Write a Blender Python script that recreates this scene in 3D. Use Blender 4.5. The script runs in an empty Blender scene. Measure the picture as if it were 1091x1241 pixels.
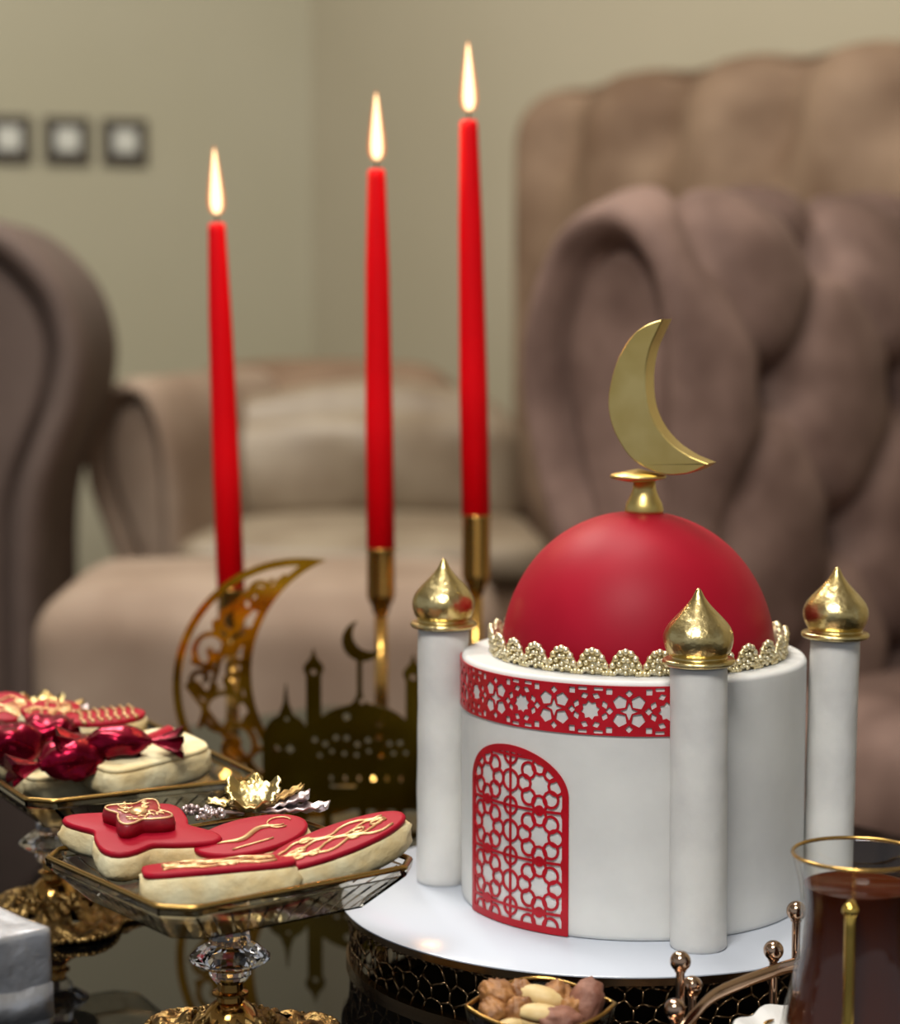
import bpy, bmesh, math, random
import numpy as np
from mathutils import Vector, Matrix, noise
random.seed(7)
R_ = math.radians
PI = math.pi
scn = bpy.context.scene
COL = scn.collection

# ------------------------------------------------------------------ camera, world, lights, exposure
cam_d = bpy.data.cameras.new('camera')
cam = bpy.data.objects.new('camera', cam_d)
COL.objects.link(cam)
cam.location = (0, 0, 0.365)
cam.rotation_euler = (R_(90 - 5.5), 0, 0)
cam_d.sensor_fit = 'VERTICAL'
cam_d.sensor_height = 36.0
cam_d.lens = 2600.0 / 1241.0 * 36.0
cam_d.clip_start = 0.02
cam_d.dof.use_dof = True
cam_d.dof.focus_distance = 1.09
cam_d.dof.aperture_fstop = 5.6
scn.camera = cam

world = bpy.data.worlds.new('world')
scn.world = world
world.use_nodes = True
world.node_tree.nodes['Background'].inputs[0].default_value = (0.80, 0.84, 0.90, 1)
world.node_tree.nodes['Background'].inputs[1].default_value = 0.42


def area_light(name, loc, target, size, power, color, sy=None):
    d = bpy.data.lights.new(name, 'AREA')
    d.energy = power
    d.color = color
    d.size = size
    if sy:
        d.shape = 'RECTANGLE'
        d.size_y = sy
    o = bpy.data.objects.new(name, d)
    COL.objects.link(o)
    o.location = loc
    o.rotation_euler = (Vector(target) - Vector(loc)).to_track_quat('-Z', 'Y').to_euler()
    return o


area_light('ceiling_lamp_front', (-0.35, -0.35, 2.15), (0.0, 1.2, 0), 0.8, 72, (1.0, 0.97, 0.92))
area_light('ceiling_lamp_centre', (-0.1, 1.5, 2.2), (-0.1, 1.5, 0), 0.6, 26, (1.0, 0.95, 0.88))
area_light('ceiling_lamp_rear', (-0.80, 2.6, 2.2), (-0.75, 2.65, 0), 0.6, 42, (1.0, 0.95, 0.86))

scn.view_settings.view_transform = 'Standard'
scn.view_settings.look = 'None'
scn.view_settings.gamma = 1.0
scn.view_settings.use_curve_mapping = False
scn.view_settings.exposure = 0.0
scn.cycles.use_denoising = True
scn.cycles.max_bounces = 10
scn.cycles.transmission_bounces = 10
scn.cycles.sample_clamp_indirect = 6.0
scn.cycles.caustics_refractive = False
scn.cycles.caustics_reflective = False


# ------------------------------------------------------------------ materials
def srgb(r, g, b):
    f = lambda c: (c / 255 / 12.92) if c / 255 <= 0.04045 else ((c / 255 + 0.055) / 1.055) ** 2.4
    return (f(r), f(g), f(b), 1)


def material(name, rgb, rough=0.5, metal=0.0, rgb2=None, nscale=20, ndetail=3, bump=0.0, bscale=60,
             trans=0.0, ior=1.45, sheen=0.0, coat=0.0, spec=None, sss=0.0, nlo=0.35, nhi=0.65):
    m = bpy.data.materials.new(name)
    m.use_nodes = True
    nt = m.node_tree
    b = nt.nodes['Principled BSDF']
    b.inputs['Base Color'].default_value = srgb(*rgb)
    b.inputs['Roughness'].default_value = rough
    b.inputs['Metallic'].default_value = metal
    b.inputs['IOR'].default_value = ior
    b.inputs['Transmission Weight'].default_value = trans
    if sheen:
        b.inputs['Sheen Weight'].default_value = sheen
        b.inputs['Sheen Roughness'].default_value = 0.5
        b.inputs['Sheen Tint'].default_value = srgb(*rgb)
    if coat:
        b.inputs['Coat Weight'].default_value = coat
        b.inputs['Coat Roughness'].default_value = 0.15
    if spec is not None:
        b.inputs['Specular IOR Level'].default_value = spec
    if sss:
        b.inputs['Subsurface Weight'].default_value = sss
        b.inputs['Subsurface Radius'].default_value = (0.01, 0.006, 0.004)
        b.inputs['Subsurface Scale'].default_value = 0.5
    tc = nt.nodes.new('ShaderNodeTexCoord')
    if rgb2:
        n = nt.nodes.new('ShaderNodeTexNoise')
        n.inputs['Scale'].default_value = nscale
        n.inputs['Detail'].default_value = ndetail
        nt.links.new(tc.outputs['Object'], n.inputs['Vector'])
        cr = nt.nodes.new('ShaderNodeValToRGB')
        cr.color_ramp.elements[0].position = nlo
        cr.color_ramp.elements[1].position = nhi
        cr.color_ramp.elements[0].color = srgb(*rgb)
        cr.color_ramp.elements[1].color = srgb(*rgb2)
        nt.links.new(n.outputs['Fac'], cr.inputs['Fac'])
        nt.links.new(cr.outputs['Color'], b.inputs['Base Color'])
    if bump:
        n2 = nt.nodes.new('ShaderNodeTexNoise')
        n2.inputs['Scale'].default_value = bscale
        n2.inputs['Detail'].default_value = 4
        nt.links.new(tc.outputs['Object'], n2.inputs['Vector'])
        bp = nt.nodes.new('ShaderNodeBump')
        bp.inputs['Strength'].default_value = bump
        bp.inputs['Distance'].default_value = 0.002
        nt.links.new(n2.outputs['Fac'], bp.inputs['Height'])
        nt.links.new(bp.outputs['Normal'], b.inputs['Normal'])
    return m


def emission(name, rgb, strength):
    m = bpy.data.materials.new(name)
    m.use_nodes = True
    nt = m.node_tree
    nt.nodes.remove(nt.nodes['Principled BSDF'])
    e = nt.nodes.new('ShaderNodeEmission')
    e.inputs[0].default_value = srgb(*rgb)
    e.inputs[1].default_value = strength
    nt.links.new(e.outputs[0], nt.nodes['Material Output'].inputs[0])
    return m


M = {}
M['wall'] = material('wall_paint', (178, 172, 150), 0.8, rgb2=(172, 166, 142), nscale=1.5, bump=0.05, bscale=40)
M['wall_r'] = material('wall_paint_side', (178, 169, 146), 0.8, rgb2=(173, 164, 140), nscale=1.5, bump=0.05, bscale=40)
M['ceiling'] = material('ceiling_paint', (225, 222, 212), 0.9)
M['floor'] = material('floor_tile', (120, 108, 95), 0.5, rgb2=(105, 94, 82), nscale=3)
M['table'] = material('black_glass', (6, 6, 6), 0.02, ior=1.5)
M['table_leg'] = material('dark_lacquer', (20, 16, 14), 0.3)
M['velvet'] = material('taupe_velvet', (128, 103, 92), 0.8, rgb2=(88, 66, 57), nscale=9, ndetail=5, sheen=0.12, bump=0.25, bscale=25)
M['velvet_l'] = material('light_taupe_velvet', (156, 136, 118), 0.75, rgb2=(132, 110, 92), nscale=6, ndetail=4, sheen=0.12, bump=0.2, bscale=20)
M['velvet_b'] = material('brown_velvet', (138, 114, 92), 0.8, rgb2=(106, 82, 62), nscale=7, ndetail=5, sheen=0.1, bump=0.2, bscale=20)
M['velvet_d'] = material('grey_brown_velvet', (102, 86, 78), 0.8, rgb2=(84, 69, 62), nscale=6, ndetail=4, sheen=0.08, bump=0.2, bscale=20)
M['satin'] = material('satin_cushion', (150, 136, 116), 0.45, rgb2=(126, 110, 91), nscale=8, sheen=0.3, bump=0.25, bscale=9)
M['button'] = material('covered_button', (58, 44, 38), 0.7)
M['fondant'] = material('white_fondant', (226, 225, 220), 0.42, rgb2=(206, 205, 202), nscale=14, ndetail=6, bump=0.15, bscale=60, sss=0.05)
M['fondant_col'] = material('white_fondant_column', (226, 224, 218), 0.45, rgb2=(208, 206, 202), nscale=30, ndetail=5, bump=0.45, bscale=45, sss=0.05)
M['board'] = material('white_board', (198, 204, 215), 0.14, bump=0.02, bscale=30)
M['redfondant'] = material('red_fondant', (162, 12, 38), 0.5, rgb2=(150, 8, 32), spec=0.22, nscale=18, bump=0.06, bscale=60, sss=0.03)
M['redpaper'] = material('red_cut_paper', (186, 14, 34), 0.35, rgb2=(168, 6, 24), nscale=60)
M['gold'] = material('painted_gold', (218, 200, 148), 0.28, 1.0, rgb2=(196, 172, 110), nscale=60, bump=0.6, bscale=110)
M['goldplain'] = material('satin_gold', (226, 204, 136), 0.38, 1.0, rgb2=(206, 180, 106), nscale=30, bump=0.12, bscale=50)
M['champagne'] = material('champagne_gold', (246, 237, 208), 0.34, 0.85, rgb2=(222, 204, 152), nscale=300)
M['brass'] = material('brass', (204, 158, 84), 0.2, 1.0)
M['brightgold'] = material('bright_gold', (226, 190, 96), 0.18, 1.0)
M['goldtrim'] = material('gold_trim', (190, 152, 86), 0.22, 1.0)
M['antique'] = material('antique_gold', (176, 146, 92), 0.36, 1.0, rgb2=(96, 70, 36), nscale=120, bump=0.8, bscale=250)
M['stemgold'] = material('polished_stem_gold', (190, 146, 80), 0.12, 1.0)
M['bronze'] = material('dark_bronze', (122, 100, 74), 0.25, 1.0)
M['rosegold'] = material('rose_gold', (190, 160, 136), 0.12, 1.0)
M['mirrorgold'] = material('gold_mirror_acrylic', (206, 150, 36), 0.12, 1.0, rgb2=(170, 116, 20), nscale=25)
M['darkgold'] = material('dark_gold_acrylic', (118, 96, 22), 0.25, 1.0, rgb2=(92, 70, 12), nscale=20)
M['wax'] = material('red_wax', (228, 0, 14), 0.45, sss=0.5, rgb2=(216, 0, 12), nscale=12, spec=0.15)
M['wick'] = material('burnt_wick', (40, 26, 20), 0.9)
M['glass'] = material('clear_glass', (250, 250, 250), 0.01, trans=1.0, ior=1.45)
M['thinglass'] = bpy.data.materials.new('thin_glass')
M['thinglass'].use_nodes = True
_nt = M['thinglass'].node_tree
_nt.nodes.remove(_nt.nodes['Principled BSDF'])
_mx, _tr, _gl = (_nt.nodes.new('ShaderNode' + q) for q in ('MixShader', 'BsdfTransparent', 'BsdfGlossy'))
_gl.inputs['Roughness'].default_value = 0.02
_lw, _pw, _ma = _nt.nodes.new('ShaderNodeLayerWeight'), _nt.nodes.new('ShaderNodeMath'), _nt.nodes.new('ShaderNodeMath')
_lw.inputs['Blend'].default_value = 0.5
_pw.operation, _ma.operation = 'POWER', 'MULTIPLY_ADD'
_pw.inputs[1].default_value = 4.0
_ma.inputs[1].default_value, _ma.inputs[2].default_value = 0.75, 0.035
_nt.links.new(_lw.outputs['Facing'], _pw.inputs[0])
_nt.links.new(_pw.outputs[0], _ma.inputs[0])
_nt.links.new(_ma.outputs[0], _mx.inputs[0])
_tr.inputs[0].default_value = (0.93, 0.93, 0.92, 1)
for _a, _b in ((_tr.outputs[0], _mx.inputs[1]), (_gl.outputs[0], _mx.inputs[2]), (_mx.outputs[0], _nt.nodes['Material Output'].inputs[0])):
    _nt.links.new(_a, _b)
M['plastic'] = material('clear_tray_plastic', (240, 238, 232), 0.03, trans=1.0, ior=1.35)
M['crystal'] = material('cut_crystal', (252, 250, 252), 0.0, trans=1.0, ior=1.55)
M['tea'] = material('black_tea', (72, 28, 8), 0.02, trans=0.12, spec=0.12, ior=1.33)
M['cookie'] = material('shortbread', (250, 238, 196), 0.7, rgb2=(236, 210, 154), nscale=60, ndetail=4, bump=0.5, bscale=160)
M['piping'] = material('gold_piping', (226, 190, 142), 0.35, 0.6, rgb2=(196, 150, 100), nscale=200)
M['rosette'] = material('dark_red_icing', (142, 14, 30), 0.4, rgb2=(120, 8, 22), nscale=120, bump=0.3, bscale=150)
M['foilred'] = material('magenta_foil', (146, 8, 46), 0.25, 0.85, rgb2=(104, 4, 28), nscale=40, bump=0.3, bscale=60)
M['silver'] = material('silver_foil', (196, 198, 204), 0.42, 0.75, rgb2=(160, 162, 168), nscale=40, ndetail=6, bump=1.0, bscale=55)
M['silvertwig'] = material('silver_twig', (226, 216, 218), 0.3, 0.8, rgb2=(184, 160, 158), nscale=150)
M['porcelain'] = material('porcelain', (238, 236, 232), 0.15, coat=0.4)
M['walnut'] = material('walnut', (166, 116, 66), 0.55, rgb2=(112, 70, 36), nscale=120, ndetail=4, bump=0.5, bscale=200)
M['pistachio'] = material('pistachio_shell', (214, 190, 138), 0.5, rgb2=(196, 164, 106), nscale=70)
M['kernel'] = material('nut_kernel', (120, 84, 44), 0.6)
M['driedfruit'] = material('dried_fruit', (152, 106, 86), 0.6, rgb2=(112, 68, 52), nscale=90, ndetail=5, bump=0.8, bscale=130)
M['switch_frame'] = material('switch_frame', (62, 54, 44), 0.4)
M['switch_key'] = material('switch_key', (206, 206, 196), 0.4)
M['flame'] = emission('flame_core', (255, 226, 170), 4.0)
M['flame_edge_glow'] = emission('flame_edge_glow', (255, 120, 40), 1.6)  # orange flame edge, see-through and widened to paint in a glow fringe
_nt = M['flame_edge_glow'].node_tree
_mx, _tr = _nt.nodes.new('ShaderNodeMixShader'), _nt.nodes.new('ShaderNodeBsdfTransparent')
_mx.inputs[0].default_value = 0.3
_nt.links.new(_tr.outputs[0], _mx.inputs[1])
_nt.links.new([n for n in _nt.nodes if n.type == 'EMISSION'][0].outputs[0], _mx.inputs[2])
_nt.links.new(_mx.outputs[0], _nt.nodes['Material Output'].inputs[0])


# ------------------------------------------------------------------ object helpers
def tag(o, label, cat, group=None):
    o['label'] = label
    o['category'] = cat
    if group:
        o['group'] = group
    return o


def thing(name, label, cat, loc=(0, 0, 0), rotz=0.0, group=None, rot=None):
    o = bpy.data.objects.new(name, None)
    o.empty_display_size = 0.02
    COL.objects.link(o)
    o.location = loc
    o.rotation_euler = rot if rot else (0, 0, rotz)
    return tag(o, label, cat, group)


def link(name, me, m, parent=None, loc=(0, 0, 0), rot=(0, 0, 0)):
    if m is not None and len(me.materials) == 0:
        me.materials.append(m)
    o = bpy.data.objects.new(name, me)
    COL.objects.link(o)
    o.location = loc
    o.rotation_euler = rot
    if parent:
        o.parent = parent
    return o


def mesh(name, v, f, smooth=True, angle=None):
    me = bpy.data.meshes.new(name)
    me.from_pydata([tuple(p) for p in v], [], f)
    me.validate()
    bm = bmesh.new()
    bm.from_mesh(me)
    bmesh.ops.recalc_face_normals(bm, faces=bm.faces)
    bm.to_mesh(me)
    bm.free()
    if smooth:
        me.polygons.foreach_set('use_smooth', [True] * len(me.polygons))
        if angle:
            try:
                me.set_sharp_from_angle(angle=R_(angle))
            except Exception:
                pass
    return me


class Geo:
    """collects vertices and faces of one mesh"""
    def __init__(s):
        s.v = []
        s.f = []

    def add(s, v, f):
        n = len(s.v)
        s.v += [tuple(p) for p in v]
        s.f += [tuple(i + n for i in q) for q in f]
        return s

    def box(s, c, d, rz=0.0):
        cx, cy, cz = c
        ca, sa = math.cos(rz), math.sin(rz)
        v = []
        for z in (-1, 1):
            for x, y in ((-1, -1), (1, -1), (1, 1), (-1, 1)):
                X, Y = x * d[0] / 2, y * d[1] / 2
                v.append((cx + X * ca - Y * sa, cy + X * sa + Y * ca, cz + z * d[2] / 2))
        return s.add(v, [(3, 2, 1, 0), (4, 5, 6, 7), (0, 1, 5, 4), (1, 2, 6, 5), (2, 3, 7, 6), (3, 0, 4, 7)])

    def lathe(s, prof, seg=48, c=(0, 0, 0), wob=None):
        v, f = [], []
        rows = []
        for r, z in prof:
            if r < 1e-6:
                rows.append([len(v)])
                v.append((c[0], c[1], c[2] + z))
            else:
                row = []
                for k in range(seg):
                    a = 2 * PI * k / seg
                    rr = r * (wob(a, z) if wob else 1.0)
                    row.append(len(v))
                    v.append((c[0] + rr * math.cos(a), c[1] + rr * math.sin(a), c[2] + z))
                rows.append(row)
        for A, B in zip(rows, rows[1:]):
            for k in range(seg):
                k2 = (k + 1) % seg
                if len(A) == 1 and len(B) == 1:
                    continue
                if len(A) == 1:
                    f.append((A[0], B[k2], B[k]))
                elif len(B) == 1:
                    f.append((A[k], A[k2], B[0]))
                else:
                    f.append((A[k], A[k2], B[k2], B[k]))
        return s.add(v, f)

    def tube(s, pts, rad, seg=8, closed=False):
        pts = [Vector(p) for p in pts]
        n = len(pts)
        v, f = [], []
        up = Vector((0.13, 0.21, 0.97)).normalized()
        for i, p in enumerate(pts):
            a = pts[(i - 1) % n] if (closed or i > 0) else p
            b = pts[(i + 1) % n] if (closed or i < n - 1) else p
            t = (b - a)
            t = t.normalized() if t.length > 1e-9 else Vector((0, 0, 1))
            u = up if abs(up.dot(t)) < 0.95 else Vector((1, 0, 0))
            x = t.cross(u).normalized()
            y = t.cross(x).normalized()
            r = rad[i] if isinstance(rad, (list, tuple)) else rad
            for k in range(seg):
                q = 2 * PI * k / seg
                v.append(p + x * (r * math.cos(q)) + y * (r * math.sin(q)))
        rng = n if closed else n - 1
        for i in range(rng):
            j = (i + 1) % n
            for k in range(seg):
                k2 = (k + 1) % seg
                f.append((i * seg + k, i * seg + k2, j * seg + k2, j * seg + k))
        if not closed:
            f.append(tuple(range(seg))[::-1])
            f.append(tuple((n - 1) * seg + k for k in range(seg)))
        return s.add(v, f)

    def ball(s, c, r, seg=10, rings=6, sc=(1, 1, 1)):
        v = [(c[0], c[1], c[2] - r * sc[2])]
        for i in range(1, rings):
            t = -PI / 2 + PI * i / rings
            for k in range(seg):
                a = 2 * PI * k / seg
                v.append((c[0] + r * sc[0] * math.cos(t) * math.cos(a), c[1] + r * sc[1] * math.cos(t) * math.sin(a),
                          c[2] + r * sc[2] * math.sin(t)))
        v.append((c[0], c[1], c[2] + r * sc[2]))
        f = []
        for k in range(seg):
            f.append((0, 1 + (k + 1) % seg, 1 + k))
            f.append((len(v) - 1, 1 + (rings - 2) * seg + k, 1 + (rings - 2) * seg + (k + 1) % seg))
        for i in range(rings - 2):
            for k in range(seg):
                k2 = (k + 1) % seg
                f.append((1 + i * seg + k, 1 + i * seg + k2, 1 + (i + 1) * seg + k2, 1 + (i + 1) * seg + k))
        return s.add(v, f)

    def loft(s, loops, closed=True, cap0=True, cap1=True):
        n = len(loops[0])
        v = [p for L in loops for p in L]
        f = []
        for i in range(len(loops) - 1):
            for k in range(n if closed else n - 1):
                k2 = (k + 1) % n
                f.append((i * n + k, i * n + k2, (i + 1) * n + k2, (i + 1) * n + k))
        if cap0:
            f.append(tuple(range(n))[::-1])
        if cap1:
            f.append(tuple((len(loops) - 1) * n + k for k in range(n)))
        return s.add(v, f)

    def build(s, name, m, parent=None, smooth=True, angle=None, loc=(0, 0, 0), rot=(0, 0, 0)):
        return link(name, mesh(name, s.v, s.f, smooth, angle), m, parent, loc, rot)


def catmull(pts, n=8, closed=False):
    pts = [Vector(p) for p in pts]
    out = []
    N = len(pts)
    rng = N if closed else N - 1
    for i in range(rng):
        if closed:
            p0, p1, p2, p3 = pts[i - 1], pts[i], pts[(i + 1) % N], pts[(i + 2) % N]
        else:
            p0, p1, p2, p3 = pts[max(i - 1, 0)], pts[i], pts[i + 1], pts[min(i + 2, N - 1)]
        for k in range(n):
            t = k / n
            out.append(0.5 * ((2 * p1) + (p2 - p0) * t + (2 * p0 - 5 * p1 + 4 * p2 - p3) * t * t + (3 * p1 - p0 - 3 * p2 + p3) * t ** 3))
    if not closed:
        out.append(pts[-1])
    return out


# ---- sheets cut to a shape given as a signed distance field (negative = material), meshed by marching squares
def sd_circle(X, Y, cx, cy, r):
    return np.hypot(X - cx, Y - cy) - r


def sd_box(X, Y, x0, x1, y0, y1):
    dx = np.abs(X - (x0 + x1) / 2) - (x1 - x0) / 2
    dy = np.abs(Y - (y0 + y1) / 2) - (y1 - y0) / 2
    return np.hypot(np.maximum(dx, 0), np.maximum(dy, 0)) + np.minimum(np.maximum(dx, dy), 0)


def sd_seg(X, Y, a, b):
    bx, by = b[0] - a[0], b[1] - a[1]
    L = bx * bx + by * by + 1e-12
    t = np.clip(((X - a[0]) * bx + (Y - a[1]) * by) / L, 0, 1)
    return np.hypot(X - a[0] - t * bx, Y - a[1] - t * by)


def sd_line(X, Y, pts, w):
    d = np.full(X.shape, 1e9)
    for a, b in zip(pts, pts[1:]):
        d = np.minimum(d, sd_seg(X, Y, a, b))
    return d - w / 2


def sd_poly(X, Y, P):
    d = np.full(X.shape, 1e9)
    ins = np.zeros(X.shape, bool)
    n = len(P)
    for i in range(n):
        a, b = P[i], P[(i + 1) % n]
        d = np.minimum(d, sd_seg(X, Y, a, b))
        if a[1] != b[1]:
            c = ((a[1] > Y) != (b[1] > Y)) & (X < (b[0] - a[0]) * (Y - a[1]) / (b[1] - a[1]) + a[0])
            ins ^= c
    return np.where(ins, -d, d)


def star(cx, cy, n, r1, r2, rot=0.0, sx=1.0, sy=1.0):
    return [(cx + sx * (r1 if k % 2 == 0 else r2) * math.cos(rot + PI * k / n),
             cy + sy * (r1 if k % 2 == 0 else r2) * math.sin(rot + PI * k / n)) for k in range(2 * n)]


def sheet(name, F, x0, x1, y0, y1, cell, front, back):
    """front / back: functions (u, v) -> point on the two faces"""
    nx, ny = int(math.ceil((x1 - x0) / cell)), int(math.ceil((y1 - y0) / cell))
    xs, ys = np.linspace(x0, x1, nx + 1), np.linspace(y0, y1, ny + 1)
    X, Y = np.meshgrid(xs, ys)
    D = F(X, Y)
    D[0, :] = np.maximum(D[0, :], 1e-6); D[-1, :] = np.maximum(D[-1, :], 1e-6)
    D[:, 0] = np.maximum(D[:, 0], 1e-6); D[:, -1] = np.maximum(D[:, -1], 1e-6)
    D = D.tolist()
    xs, ys = xs.tolist(), ys.tolist()
    key, uv, faces = {}, [], []

    def vid(k, u, v):
        if k not in key:
            key[k] = len(uv)
            uv.append((u, v))
        return key[k]
    for j in range(ny):
        for i in range(nx):
            c = ((i, j), (i + 1, j), (i + 1, j + 1), (i, j + 1))
            d = [D[q[1]][q[0]] for q in c]
            if min(d) > 0:
                continue
            poly = []
            for a in range(4):
                p, q = c[a], c[(a + 1) % 4]
                dp, dq = d[a], d[(a + 1) % 4]
                if dp <= 0:
                    poly.append(vid(p, xs[p[0]], ys[p[1]]))
                if (dp <= 0) != (dq <= 0):
                    t = min(max(dp / (dp - dq), 0.02), 0.98)
                    e = (p, q) if p < q else (q, p)
                    poly.append(vid(e, xs[p[0]] + t * (xs[q[0]] - xs[p[0]]), ys[p[1]] + t * (ys[q[1]] - ys[p[1]])))
            if len(poly) >= 3:
                faces.append(tuple(poly))
    n = len(uv)
    V = [front(u, v) for u, v in uv] + [back(u, v) for u, v in uv]
    cnt = {}
    for f in faces:
        for a, b in zip(f, f[1:] + f[:1]):
            k = (min(a, b), max(a, b))
            cnt[k] = None if k in cnt else (a, b)
    FF = list(faces) + [tuple(i + n for i in f[::-1]) for f in faces]
    for e in cnt.values():
        if e:
            FF.append((e[1], e[0], e[0] + n, e[1] + n))
    me = bpy.data.meshes.new(name)
    me.from_pydata(V, [], FF)
    return me


# ------------------------------------------------------------------ the setting
def structure(o):
    o['kind'] = 'structure'
    return o


FLOOR_Z = -0.45
CX, CY = -0.287, 4.5                     # the corner of the room in view


def wall(name, p, d, length, m):
    d = Vector((d[0], d[1])).normalized()
    n = Vector((d.y, -d.x))
    if n.y > 0:
        n = -n
    a, b = Vector(p), Vector(p) + d * length
    t = 0.12
    q = [a, b, b - n * t, a - n * t]
    v = [(P.x, P.y, z) for z in (FLOOR_Z - 0.05, 2.3) for P in q]
    g = Geo().add(v, [(0, 1, 2, 3), (7, 6, 5, 4), (0, 4, 5, 1), (1, 5, 6, 2), (2, 6, 7, 3), (3, 7, 4, 0)])
    return structure(g.build(name, m, smooth=False))


wall('wall_left', (CX, CY), (-0.94, -0.342), 4.0, M['wall'])
wall('wall_right', (CX, CY), (0.6, -0.8), 5.0, M['wall_r'])
structure(Geo().box((0, 2.2, FLOOR_Z - 0.05), (9, 7.6, 0.1)).build('floor', M['floor'], smooth=False))
structure(Geo().box((0, 2.2, 2.28), (9, 7.6, 0.1)).build('ceiling', M['ceiling'], smooth=False))

# the low black glass table
TB = thing('coffee_table', 'low coffee table with a black mirror-like glass top under the sweets', 'table', (0, 1.2, FLOOR_Z))
tk, te, td = Vector((-0.10, 1.95)), Vector((0.64, -0.77)).normalized(), Vector((-0.77, -0.64)).normalized()   # far corner and the two edges from it


def table_pt(a, b):
    q = tk + te * a + td * b
    return q.x, q.y - 1.2


outl = []
for ca, cb, a0 in ((1.47, 1.07, 0), (0.03, 1.07, 90), (0.03, 0.03, 180), (1.47, 0.03, 270)):
    for k in range(7):
        a = R_(a0 + 15 * k)
        outl.append(table_pt(ca + .03 * math.cos(a), cb + .03 * math.sin(a)))
g = Geo()
g.loft([[(x, y, z - FLOOR_Z) for x, y in outl] for z in (-0.014, 0.0)])
g.build('table_top', M['table'], TB, smooth=False)
for a in (0.07, 1.43):
    for b in (0.07, 1.03):
        x, y = table_pt(a, b)
        Geo().lathe([(0, 0), (0.02, 0), (0.028, 0.2), (0.035, 0.436), (0, 0.436)], 16, (x, y, 0)).build('leg', M['table_leg'], TB)


# ------------------------------------------------------------------ upholstery
def resample(P, step):
    S = [0.0]
    for i in range(1, len(P)):
        S.append(S[-1] + math.hypot(P[i][0] - P[i - 1][0], P[i][1] - P[i - 1][1]))
    n = max(2, int(S[-1] / step))
    out = []
    j = 0
    for k in range(n + 1):
        d = S[-1] * k / n
        while j < len(S) - 2 and S[j + 1] < d:
            j += 1
        t = (d - S[j]) / max(S[j + 1] - S[j], 1e-9)
        out.append((P[j][0] + t * (P[j + 1][0] - P[j][0]), P[j][1] + t * (P[j + 1][1] - P[j][1])))
    return out


def arm_mesh(name, outline, length, tuft=None, border=0.05, nres=6, step=0.012):
    """outline: (u, v) points of the arm front, from bottom round to bottom; swept along +y (front at y = 0)"""
    P = resample([(p.x, p.y) for p in catmull([(u, v, 0) for u, v in outline], nres)], step)
    n = len(P)
    N = []
    for i in range(n):
        a, b = P[max(i - 1, 0)], P[min(i + 1, n - 1)]
        t = Vector((b[0] - a[0], b[1] - a[1])).normalized()
        N.append(Vector((-t.y, t.x)))
    S = [0.0]
    for i in range(1, n):
        S.append(S[-1] + math.hypot(P[i][0] - P[i - 1][0], P[i][1] - P[i - 1][1]))

    def ring(inset, y, disp=False):
        L = []
        for i in range(n):
            d = -inset
            if disp and tuft:
                d += tuft(S[i], y)
            L.append((P[i][0] + N[i].x * d, y, P[i][1] + N[i].y * d))
        return L
    b = border
    loops = [ring(b * 1.40, 0.024), ring(b * 1.34, 0.024), ring(b * 1.24, 0.027), ring(b * 1.12, 0.036), ring(b * 1.02, 0.060), ring(b * 0.9, 0.026), ring(b * 0.7, 0.004), ring(b * 0.4, -0.004), ring(b * 0.15, 0.010), ring(0, 0.035)]
    m = int(length / 0.011)
    for k in range(1, m + 1):
        loops.append(ring(0, 0.035 + (length - 0.035) * k / m, True))
    g = Geo()
    g.loft(loops)
    return mesh(name, g.v, g.f)


def tuft_fn(s0, up, down, ds, dt, t0, depth=0.055, crease=0.02, rb=0.030):
    """diamond tufting: a button at arc length s0 and sweep t0, rows ds apart, buttons dt apart; tufted from s0 - up to s0 + down"""
    def f(s, t):
        if s < s0 - up or s > s0 + down or t < 0.03:
            return 0.0
        a = (s - s0) / ds
        b = (t - t0) / dt
        p, q = a / 2 + b, a / 2 - b
        fp, fq = abs(p - round(p)), abs(q - round(q))
        w = min(1.0, (t - 0.03) / 0.05) * min(1.0, (s - s0 + up) / 0.08) * min(1.0, (s0 + down - s) / 0.08)
        d = 0.020 * (math.sin(PI * fp) * math.sin(PI * fq)) ** 0.7
        d -= crease * max(math.exp(-(fp / 0.06) ** 2), math.exp(-(fq / 0.06) ** 2)) * 0.5
        best = 9
        for i in (math.floor(p), math.floor(p) + 1):
            for j in (math.floor(q), math.floor(q) + 1):
                da, db = ((i + j) - a) * ds, ((i - j) / 2 - b) * dt
                best = min(best, da * da + db * db)
        d -= depth * math.exp(-best / (rb * rb))
        return d * w
    return f


# --- the near sofa on the right, its rolled tufted arm towards the table
SF = thing('tufted_sofa', 'dark taupe velvet sofa with a button-tufted rolled arm behind the cake', 'sofa', (0.25, 2.17, FLOOR_Z), R_(-50))
zf = -FLOOR_Z
prof = [(0.0, 0.0), (0.0, 0.25), (0.0, 0.5), (-0.004, 0.66), (-0.012, 0.78), (-0.04, 0.87), (-0.10, 0.925), (-0.17, 0.928), (-0.235, 0.885),
        (-0.275, 0.80), (-0.28, 0.72), (-0.255, 0.63), (-0.225, 0.55), (-0.195, 0.45), (-0.185, 0.25), (-0.18, 0.0)]
prof = prof[::-1]
PP = resample([(p.x, p.y) for p in catmull([(u, v, 0) for u, v in prof], 8)], 0.007)
Sacc = [0.0]
for i in range(1, len(PP)):
    Sacc.append(Sacc[-1] + math.hypot(PP[i][0] - PP[i - 1][0], PP[i][1] - PP[i - 1][1]))
S0 = [s_ for s_, p_ in zip(Sacc, PP) if p_[0] > -0.05 and p_[1] < 0.729][0]      # arc length, from the outer foot, of the middle row of buttons
TD, TT_, T0 = 0.160, 0.21, 0.138
link('arm', arm_mesh('sofa_arm', prof, 0.58, tuft_fn(S0, 0.40, 0.45, TD, TT_, T0), 0.052, 8, 0.007), M['velvet'], SF)


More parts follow.
